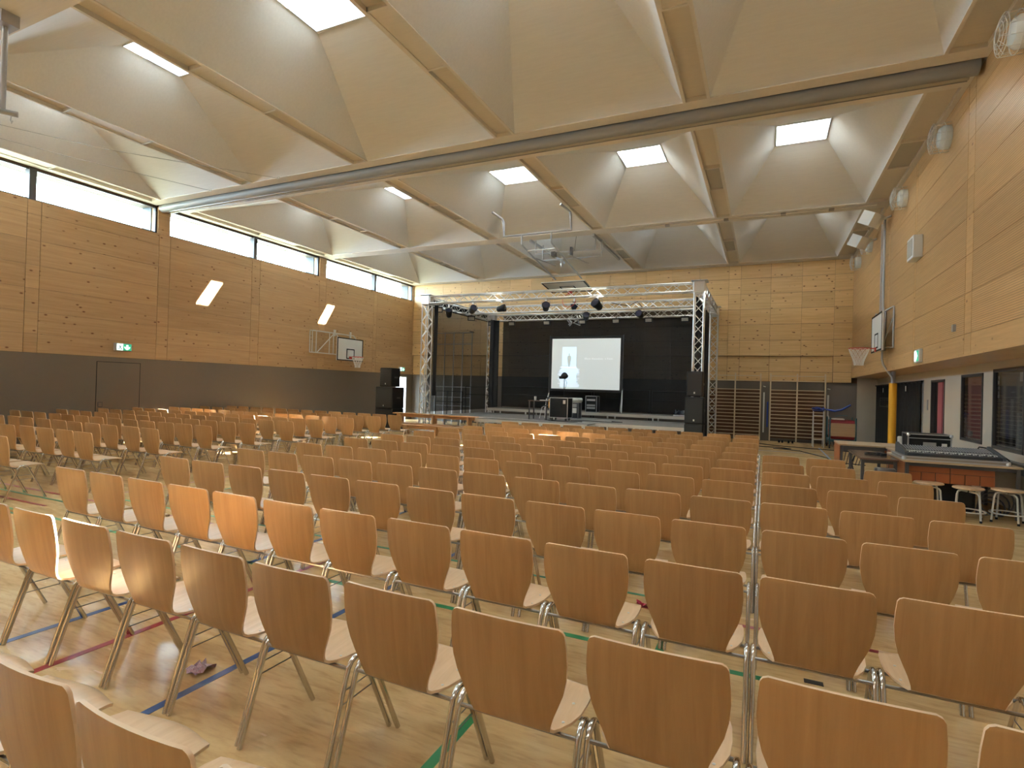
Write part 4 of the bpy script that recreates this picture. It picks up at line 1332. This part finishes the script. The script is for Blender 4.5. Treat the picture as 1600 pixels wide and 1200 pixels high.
# right wall hoop
t = thing('basketball_hoop', 'white backboard with red rim and white net on the right wall', 'basketball hoop', (XR, 15.8, 2.7))
bx = 2.45
MB().box(bx, bx + .03, 15.10, 16.44, 2.79, 3.70).build('backboard', WHITE, t, False)
m = MB()
for a in ((15.10, 16.44, 2.79, 2.83), (15.10, 16.44, 3.66, 3.70), (16.40, 16.44, 2.79, 3.70), (15.10, 15.14, 2.79, 3.70),
          (15.55, 16.0, 2.87, 2.905), (15.55, 16.0, 3.20, 3.235), (15.55, 15.585, 2.87, 3.235), (15.965, 16.0, 2.87, 3.235)):
    m.box(bx - .004, bx, *a)
m.build('board_lines', BLACK, t, False)
hoop(t, (2.10, 15.80, 2.875), (-1, 0, 0), 0.12)
m = MB()
for y in (15.25, 16.2):
    m.tube((bx + .05, y, 2.80), (bx + .05, y, 3.78), 0.02, 6).tube((XR - .02, y, 2.85), (XR - .02, y, 3.82), 0.02, 6)
    m.tube((bx + .05, y, 3.70), (XR - .02, y, 3.82), 0.014, 6).tube((bx + .05, y, 2.85), (XR - .02, y, 2.85), 0.014, 6)
    m.tube((bx + .05, y, 2.9), (XR - .02, y, 3.6), 0.012, 6)
m.tube((bx + .05, 15.25, 2.85), (bx + .05, 16.2, 2.85), 0.016, 6).tube((XR - .03, 15.25, 3.82), (XR - .03, 16.2, 3.82), 0.016, 6)
m.build('wall_frame', GREYMETAL, t)

# ceiling hoop folded up
t = thing('basketball_hoop', 'ceiling-hung backboard folded up on a grey tube frame above the stage truss', 'basketball hoop', (-5.7, 14.5, 6.4))
p00 = Vector((-6.62, 16.35, 5.06))
dn = Vector((0, 1.05, -0.14)).normalized()
nrm_ = Vector((1, 0, 0)).cross(dn)
w_, h_ = 1.45, 1.05
def BP(u, v, k=0):
    return p00 + Vector((u, 0, 0)) + dn * v + nrm_ * k
MB().slab([BP(0, 0), BP(w_, 0), BP(w_, h_), BP(0, h_)], nrm_, 0.03).build('backboard', mat('board_cream', (0.62, 0.57, 0.47), 0.4), t, False)
m = MB()
def strip(u0, u1, v0, v1):
    m.slab([BP(u0, v0, -.002), BP(u1, v0, -.002), BP(u1, v1, -.002), BP(u0, v1, -.002)], -nrm_, 0.004)
strip(0, w_, 0, .05); strip(0, w_, h_ - .05, h_); strip(0, .05, 0, h_); strip(w_ - .05, w_, 0, h_)
strip(.47, .98, .42, .46); strip(.47, .98, .80, .84); strip(.47, .51, .42, .84); strip(.94, .98, .42, .84)
m.build('board_lines', BLACK, t, False)
cc = BP(w_ / 2, .76, -.38)
m = MB()
n_ = 24
pts = [cc + Vector((1, 0, 0)) * .225 * math.cos(2 * PI * i / n_) - nrm_ * .225 * math.sin(2 * PI * i / n_) for i in range(n_)]
m.path(pts, 0.010, 6, closed=True)
m.obox(BP(w_ / 2, .80, -.07), (0.12, 0.10, 0.14))
m.build('rim', RED, t)
# tube frame
m = MB()
m.path([(-7.12, 13.75, 6.62), (-6.95, 14.05, 6.50), (-6.92, 14.1, 6.40), (-6.90, 14.1, 6.0), (-4.87, 14.1, 6.0), (-4.89, 14.1, 6.40), (-4.90, 14.05, 6.50), (-5.07, 13.75, 6.62)], 0.034, 10)
m.build('front_hoop_frame', GREYMETAL, t)
m = MB()
m.path([(-6.80, 16.9, 6.45), (-6.80, 16.9, 5.93), (-4.80, 16.9, 5.93), (-4.80, 16.9, 6.45)], 0.028, 8)
m.build('rear_hoop_frame', GALV, t)
m = MB().path([(-6.84, 16.35, 6.45), (-6.84, 16.35, 6.02), (-4.84, 16.35, 6.02), (-4.84, 16.35, 6.45)], 0.024, 8)
m.build('middle_hoop_frame', GREYMETAL, t)
for x in (-6.33, -5.44):
    MB().path([(x, 14.1, 6.0), (x, 14.1, 5.74), (x, 14.15, 5.70), (x, 16.9, 5.26)], 0.026, 8).build('swing_arm', GALV, t)
    MB().tube((x, 16.9, 5.20), (x - .02, 17.0, 5.02), 0.02, 8).build('board_mount', OFFWHITE, t)
MB().tube((-6.33, 14.5, 5.64), (-5.44, 14.5, 5.64), 0.018, 8).build('arm_brace', OFFWHITE, t)
MB().tube((-6.33, 16.6, 5.31), (-5.44, 16.6, 5.31), 0.016, 8).build('arm_brace', OFFWHITE, t)
for x in (-6.45, -5.32):
    MB().tube((x, 15.2, 5.62), (x, 17.2, 5.80), 0.02, 8).build('strut', GREYMETAL, t)
for x in (-6.93, -4.85):
    MB().box(x - .035, x + .035, 16.1, 19.4, 6.36, 6.44).build('mounting_rail', GREYMETAL, t, False)
MB().box(-6.25, -6.12, 16.2, 16.4, 5.88, 6.02).build('winch', DKFRAME, t, False)
MB().box(-5.62, -5.56, 16.2, 16.35, 5.86, 6.12).build('winch_lever', DKFRAME, t, False)
MB().tube((-5.50, 16.3, 6.02), (-5.45, 16.3, 6.5), 0.006, 5).build('rope', DKFRAME, t)
MB().lathe((-5.9, 16.3, 5.52), [(0.02, 0), (0.05, 0.05), (0.06, .12), (0.03, .2), (0.01, .3)], 8).build('pulley', GALV, t)

# ================================================================== RIGHT WALL FIXTURES
def speaker_cage(y, z, label):
    t = thing('round_luminaire', label, 'wall lamp', (XR, y, z), 'caged round lamps along the top of the right wall')
    c = Vector((XR, y, z))
    MB().lathe((XR - .16, y, z), [(0.02, 0), (0.15, 0.01), (0.19, 0.06), (0.19, 0.16)], 24, 'x').build('reflector', mat('lamp_glass', (0.72, 0.73, 0.68), 0.2) if 'lamp_glass' not in bpy.data.materials else bpy.data.materials['lamp_glass'], t)
    m = MB()
    for k, r in enumerate((0.24, 0.20, 0.15, 0.09)):
        m.ring((XR - .24 - .015 * k, y, z), r, 0.004, 'x', 24, 4)
    m.ring((XR - .10, y, z), 0.24, 0.006, 'x', 24, 4)
    for i in range(12):
        a = 2 * PI * i / 12
        d = Vector((0, math.cos(a), math.sin(a)))
        m.path([c + Vector((-.005, 0, 0)) + d * .24, c + Vector((-.22, 0, 0)) + d * .24, c + Vector((-.29, 0, 0)) + d * .09], 0.004, 4)
    m.build('wire_cage', OFFWHITE, t)
for i, (y, z) in enumerate(((8.30, 6.04), (11.30, 6.07), (14.35, 6.05), (18.55, 6.05), (20.6, 6.02))):
    speaker_cage(y, z, 'caged round lamp on the right wall, %s' % ['nearest the upper right corner', 'second from the camera', 'just beyond it toward the white spotlights', 'beside the farther white speaker', 'farthest, in the corner'][i])
def flood(y, z, label):
    t = thing('wall_speaker', label, 'wall speaker', (XR, y, z), 'white wall speakers above the right backboard')
    M_ = Matrix.Rotation(-0.55, 3, 'Z') @ Matrix.Rotation(0.5, 3, 'Y')
    c = Vector((XR - .42, y - .1, z - .08))
    m = MB()
    pts = [(-.18, -.20), (.12, -.24), (.20, -.05), (.20, .10), (.12, .24), (-.18, .20)]
    vs = [c + M_ @ Vector((a, b, -.16)) for a, b in pts] + [c + M_ @ Vector((a, b, .16)) for a, b in pts]
    m.add(vs, [tuple(range(6)), tuple(range(11, 5, -1))] + [(i, (i + 1) % 6, 6 + (i + 1) % 6, 6 + i) for i in range(6)])
    m.build('housing', WHITE, t, False)
    MB().obox(c + M_ @ Vector((-.185, 0, 0)), (0.012, 0.34, 0.26), M_).build('front_grille', PERF, t, False)
    MB().tube((XR, y, z), c + M_ @ Vector((.16, 0, 0)), 0.03, 8).build('bracket', WHITE, t)
flood(15.9, 6.12, 'nearer white wall speaker angled down near the vertical pipes')
flood(17.8, 6.05, 'farther white wall speaker angled down near the vertical pipes')
t = thing('wall_box', 'white box-shaped loudspeaker with grey grille on the right wall', 'wall speaker', (XR, 13.1, 4.6))
MB().bevbox(XR - .16, XR, 12.85, 13.35, 4.42, 4.86, 0.01).build('housing', WHITE, t, False)
MB().box(XR - .14, XR - .02, 13.35, 13.358, 4.47, 4.81).build('side_plate', OFFWHITE, t, False)
MB().box(XR - .166, XR - .16, 12.9, 13.3, 4.47, 4.81).build('grille', PERF, t, False)
tag(MB().box(XR - .04, XR, 10.72, 10.80, 2.75, 2.86).build('small_switch_box', GREYMETAL), 'tiny grey sensor box low on the ribbed right wall', 'sensor')
t = thing('pipe_bundle', 'three grey vertical pipes on the right wall behind the backboard', 'pipe', (XR, 16.2, 2.1))
for i, y in enumerate((16.05, 16.30, 16.55)):
    if i == 0:
        p = [(XR - .10, y, 6.1), (XR - .10, y, 2.62), (XR - .07, y - .02, 2.48), (2.84, y - .02, 2.18), (2.87, y, 2.06)]
    else:
        p = [(XR - .08, y, 6.1), (XR - .08, y, 3.6)]
    MB().path(p, 0.026 if i == 0 else 0.016, 8).build('pipe', GREYMETAL, t)
t = thing('padded_post', 'yellow padded post standing between two black cloth doorways', 'post', (2.87, 16.1, 0))
MB().tube((2.87, 16.1, 0.0), (2.87, 16.1, 2.04), 0.085, 16).build('padding', YELLOW, t)
MB().tube((2.87, 16.1, 2.04), (2.87, 16.1, 2.33), 0.05, 12).build('post_core', GREYMETAL, t)

def exit_sign(loc, axis, label, arrow=True):
    """axis 'left' : on the left wall facing +x; 'right': on the right wall, perpendicular flag"""
    t = thing('exit_sign', label, 'exit sign', loc)
    x, y, z = loc
    if axis == 'left':
        MB().bevbox(x, x + .05, y - .22, y + .22, z - .10, z + .10, 0.008).build('housing', GREYMETAL, t, False)
        MB().box(x + .05, x + .052, y - .16, y - .01, z - .085, z + .085).build('pictogram_field', EXITW, t, False)
        MB().box(x + .05, x + .052, y + .0, y + .20, z - .085, z + .085).build('arrow_field', GREEN, t, False)
        X = x + .054
        m = MB()
        def p(a, b):
            return (X, y + a, z + b)
        m.slab([p(.07, .06), p(.12, .06), p(.12, -.01), p(.165, .02), p(.165, -.02), p(.095, -.075), p(.025, -.02), p(.025, .02), p(.07, -.01)], (1, 0, 0), .002)
        m.build('arrow', EXITW, t, False)
        m = MB()
        for a, b in (((-.08, .055), (-.075, .05)), ((-.085, .035), (-.08, -.01)), ((-.085, .03), (-.12, .01)), ((-.085, .03), (-.055, .0)), ((-.08, -.01), (-.05, -.04)), ((-.05, -.04), (-.06, -.075)), ((-.08, -.01), (-.11, -.05)), ((-.11, -.05), (-.14, -.05))):
            m.tube(p(*a), p(*b), 0.009, 5)
        m.build('running_figure', mat('exit_dark', (0.02, 0.08, 0.10), 0.6) if 'exit_dark' not in bpy.data.materials else bpy.data.materials['exit_dark'], t)
    else:
        MB().bevbox(x - .06, x, y - .18, y + .18, z - .13, z + .13, 0.008).build('housing', OFFWHITE, t, False)
        MB().box(x - .064, x - .06, y + .02, y + .16, z - .10, z + .10).build('pictogram_field', EXITW, t, False)
        MB().box(x - .064, x - .06, y - .14, y + .02, z - .10, z + .10).build('arrow_field', GREEN, t, False)
        m = MB().slab([(x - .066, y - .02, z + .08), (x - .066, y - .1, z), (x - .066, y - .02, z - .08)], (-1, 0, 0), .002)
        m.build('arrow', EXITW, t, False)
exit_sign((XL, 8.82, 2.44), 'left', 'green lit exit sign above the flush door in the left wall')
exit_sign((XL, 21.12, 2.38), 'left', 'green lit exit sign above the open doorway in the far left corner')
exit_sign((XR - .0, 12.86, 2.50), 'right', 'white and green exit sign on the lower edge of the right wall')

# ================================================================== MIXING DESK AREA
def table(name, x0, x1, y0, y1, z, top, legm, label, apron=None, th=0.03, cat='table'):
    t = thing(name, label, cat, ((x0 + x1) / 2, (y0 + y1) / 2, 0))
    MB().bevbox(x0, x1, y0, y1, z - th, z, 0.006).build('tabletop', top, t, False)
    for x in (x0 + .04, x1 - .04):
        for y in (y0 + .04, y1 - .04):
            MB().box(x - .022, x + .022, y - .022, y + .022, 0, z - th).build('leg', legm, t, False)
    MB().box(x0 + .02, x1 - .02, y0 + .03, y0 + .05, z - th - .05, z - th).build('rail', legm, t, False)
    MB().box(x0 + .02, x1 - .02, y1 - .05, y1 - .03, z - th - .05, z - th).build('rail', legm, t, False)
    return t
def desk_front(t, x0, x1, y, z0, z1, n=1):
    w = (x1 - x0) / n
    for k in range(n):
        a, b = x0 + k * w, x0 + (k + 1) * w
        piece('front_panel', ORANGE, t, a + .006, b - .006, y - .012, y, z0 + (z1 - z0) * .52 + .004, z1)
        for q in range(3):
            piece('drawer_front', ORANGE, t, a + .006 + (b - a) / 3 * q, a - .006 + (b - a) / 3 * (q + 1), y - .012, y, z0, z0 + (z1 - z0) * .52 - .004)
        for q in (0.3, 0.8):
            MB().box(a + (b - a) * q - .03, a + (b - a) * q + .03, y - .03, y - .012, z1 - .03, z1 - .01).build('handle', ALU, t, False)
t = table('mixing_table', 1.93, 3.30, 9.9, 11.2, 0.75, TABLETOP, DKFRAME, 'beech-topped desk with orange front carrying the mixing console', cat='desk')
desk_front(t, 1.98, 3.02, 9.98, 0.44, 0.712, 2)
MB().box(1.98, 3.02, 9.985, 9.995, 0.44, 0.712).build('panel_backing', mat('dark_orange', (0.06, 0.02, 0.01), 0.6), t, False)
MB().box(1.95, 2.0, 10.0, 11.1, 0.35, 0.71).build('side_panel', ORANGE, t, False)
t = table('side_desk', 2.10, 3.30, 11.22, 12.3, 0.75, TABLETOP, DKFRAME, 'beech-topped desk behind the mixing console desk', cat='desk')
MB().box(2.12, 2.15, 11.3, 12.25, 0.30, 0.71).build('side_panel', ORANGE, t, False)
t = table('corner_desk', 1.36, 2.55, 12.4, 13.35, 0.75, TABLETOP, DKFRAME, 'beech-topped desk with orange end panel nearest the wall bars', cat='desk')
MB().box(1.37, 1.40, 12.42, 13.33, 0.05, 0.715).build('end_panel', ORANGE, t, False)
MB().box(1.42, 2.1, 12.40, 12.43, 0.62, 0.715).build('dark_rail', DKFRAME, t, False)
MB().box(2.1, 2.52, 12.44, 12.46, 0.45, 0.715).build('front_panel', ORANGE, t, False)
t = table('dark_table', 1.40, 1.91, 10.15, 11.55, 0.72, BROWNTOP, DKFRAME, 'dark brown table with black frame beside the mixing desk')
MB().box(1.60, 1.62, 10.2, 11.5, 0.30, 0.34).build('brace', DKFRAME, t, False)
# headphones on dark table
t = thing('headphones', 'black headphones lying on the dark brown table', 'headphones', (1.85, 10.75, 0.72))
MB().path([(1.68 + .12 * math.cos(a), 10.8 + .16 * math.sin(a), 0.735) for a in [0.3 + 0.3 * k for k in range(17)]], 0.012, 6).build('headband', BLACK, t)
for a in (1.80, 1.77):
    MB().lathe((a, 10.70 + (1.80 - a) * 4, 0.722), [(0.045, 0), (0.05, 0.02), (0.04, 0.04)], 14).build('ear_cup', BLACK, t)
# mixing console
t = thing('mixing_console', 'grey mixing console with rows of faders and knobs', 'mixing console', (2.5, 10.3, 0.80))
def con(x, y, k=0.0):
    """point on the sloping console face, x 0..1.12, y 0..0.62"""
    return Vector((1.98 + x, 9.98 + y, 0.855 + y * 0.13 + k))
m = MB()
A = [con(0, 0), con(1.12, 0), con(1.12, .60), con(0, .60)]
B = [Vector((p.x, p.y, 0.815)) for p in A]
m.add(A + B, [(0, 1, 2, 3), (7, 6, 5, 4), (0, 4, 5, 1), (1, 5, 6, 2), (2, 6, 7, 3), (3, 7, 4, 0)])
m.build('console_body', CONSOLE, t, False)
for xx in (-0.035, 1.12):
    mm = MB()
    q = [(0, .82), (0, .87), (.62, .975), (.66, .95), (.66, .82)]
    mm.slab([(1.98 + xx, 9.97 + a, b) for a, b in q], (1, 0, 0), 0.035)
    mm.build('side_cheek', mat('cheek', (0.07, 0.075, 0.085), 0.4) if 'cheek' not in bpy.data.materials else bpy.data.materials['cheek'], t, False)
mm = MB().slab([con(.02, .17, .002), con(1.10, .17, .002), con(1.10, .20, .002), con(.02, .20, .002)], (0, 0, 1), .002)
mm.build('white_scribble_strip', WHITE, t, False)
mk, mf = MB(), MB()
for i in range(32):
    x = .04 + i * .0335
    for r in range(9):
        p = con(x, .26 + r * .036, .002)
        mk.lathe(p, [(0.007, 0), (0.006, 0.014)], 6)
    p = con(x, .06 + 0.06 * ((i * 7) % 5) / 5, .002)
    mf.box(p.x - .007, p.x + .007, p.y - .012, p.y + .012, p.z, p.z + .014)
o = mk.build('knobs', GREYMETAL, t)
o['kind'] = 'stuff'
o = mf.build('faders', WHITE, t, False)
o['kind'] = 'stuff'
t = thing('case_lid', 'open flight case tray under the mixing console', 'equipment case', (2.5, 10.25, 0.75))
MB().bevbox(1.92, 3.16, 9.93, 10.75, 0.752, 0.812, 0.008).build('tray', mat('grey_laminate', (0.32, 0.29, 0.26), 0.5), t, False)
m = MB()
for z in (0.755, 0.80):
    m.box(1.915, 3.165, 9.92, 9.935, z - .004, z + .012).box(1.91, 1.925, 9.92, 10.76, z - .004, z + .012).box(3.155, 3.17, 9.92, 10.76, z - .004, z + .012)
for x in (1.93, 3.15):
    m.lathe((x, 9.94, 0.755), [(0.03, 0), (0.033, 0.03), (0.02, 0.055)], 10)
m.build('metal_edge', GALV, t)
# flight case behind
t = flightcase(2.28, 2.90, 11.5, 11.95, 0.752, 1.07, 'black and silver flight case behind the mixing console', BLACK, False, 'flight_case')
m = MB().box(2.28, 2.90, 11.49, 11.5, 0.985, 1.0)
m.build('lid_joint', GALV, t, False)
MB().box(2.50, 2.68, 11.48, 11.5, 0.83, 0.93).build('handle_dish', GALV, t, False)
MB().box(2.76, 2.83, 11.485, 11.5, 0.86, 0.92).build('white_label', WHITE, t, False)
for x in (2.29, 2.89):
    MB().lathe((x, 11.505, 1.05), [(0.025, -.02), (0.028, 0), (0.02, 0.025)], 10).build('ball_corner', ALU, t)
# cable on the desk
tag(MB().path([(2.95, 10.6, .86), (3.05, 10.75, .95), (3.2, 10.7, .93), (3.3, 10.4, .80), (3.2, 10.0, .77)], 0.01, 6).build('desk_cable', BLACK), 'black cables curving off the right end of the mixing console', 'cable')
tag(MB().box(XR2 - .09, XR2, 8.0, 12.1, 0.60, 0.76).build('cable_trunking', mat('trunk', (0.20, 0.22, 0.25), 0.4)), 'blue-grey cable trunking along the recess wall behind the desks', 'trunking')
# small white bottle near post
tag(MB().bevbox(2.43, 2.51, 13.05, 13.13, 0.75, 0.92, 0.015).build('white_carton', WHITE), 'small white carton on the corner desk below the yellow post', 'carton')
# metal racks / folding stand under tables
t = thing('folding_stand', 'tangle of black folding music stands under the dark table', 'stand', (1.5, 12.0, 0))
for i in range(7):
    MB().tube((1.45 + .05 * i, 12.2 - .03 * i, 0.62), (1.40 + .05 * i, 12.15, 0.38), 0.006, 5).build('rod', BLACK, t)
MB().tube((1.42, 12.2, 0.63), (1.80, 12.05, 0.63), 0.008, 5).tube((1.38, 12.2, 0.40), (1.75, 12.05, 0.40), 0.008, 5).tube((1.5, 12.1, 0.6), (1.6, 11.9, 0.0), 0.012, 6).tube((1.6, 12.1, 0.6), (1.35, 12.1, 0.0), 0.012, 6).build('legs', BLACK, t)
t = thing('floor_tool', 'dark grey power tool standing at the right end of a chair row', 'tool', (1.66, 9.4, 0))
MB().bevbox(1.60, 1.75, 9.3, 9.5, 0.02, 0.58, 0.02).build('tool_body', DKFRAME, t)
MB().bevbox(1.48, 1.73, 9.32, 9.48, 0.58, 0.66, 0.02).build('tool_head', DKFRAME, t)
# stools
def stool(x, y, label, rz):
    t = thing('stool', label, 'stool', (x, y, 0), 'round stools before the mixing desk')
    MB().lathe((x, y, 0.43), [(0.165, 0), (0.18, 0.006), (0.18, 0.02), (0.172, 0.026)], 28).build('seat', BEECH, t)
    for k in range(2):
        a0 = rz + k * PI / 2
        for s_ in (1, -1):
            d = Vector((math.cos(a0), math.sin(a0), 0)) * s_
            c = Vector((x, y, 0))
            MB().path([c + d * .02 + Vector((0, 0, .412 - .018 * k)), c + d * .11 + Vector((0, 0, .412 - .018 * k)), c + d * .15 + Vector((0, 0, .40 - .018 * k)), c + d * .168 + Vector((0, 0, .36)), c + d * .20 + Vector((0, 0, .01))], 0.012, 8).build('leg', OFFWHITE, t)
            MB().lathe(c + d * .20 + Vector((0, 0, 0)), [(0.016, 0), (0.016, 0.03)], 8).build('foot', BLACK, t)
    MB().ring((x, y, 0.13), 0.192, 0.010, 'z', 24, 6).build('foot_ring', OFFWHITE, t)
stool(2.62, 9.62, 'round beech stool in the middle of the three before the desk', 0.5)
stool(3.08, 9.72, 'round beech stool nearest the right wall', 0.3)
stool(2.22, 9.85, 'round beech stool partly hidden behind a chair back', 0.7)
# black bag under desk
tag(MB().bevbox(2.35, 2.85, 10.1, 10.6, 0, 0.42, 0.06).build('black_bag', BLACKCLOTH), 'black bag under the orange desk behind the stools', 'bag')
t = MB()
for k in range(4):
    t.ring((3.0 + .03 * k, 10.15, 0.06 + .05 * k), 0.14 + .02 * k, 0.012, 'y', 20, 5)
tag(t.build('cable_coil', DKFRAME), 'coiled dark cable on the floor behind the right stool', 'cable')
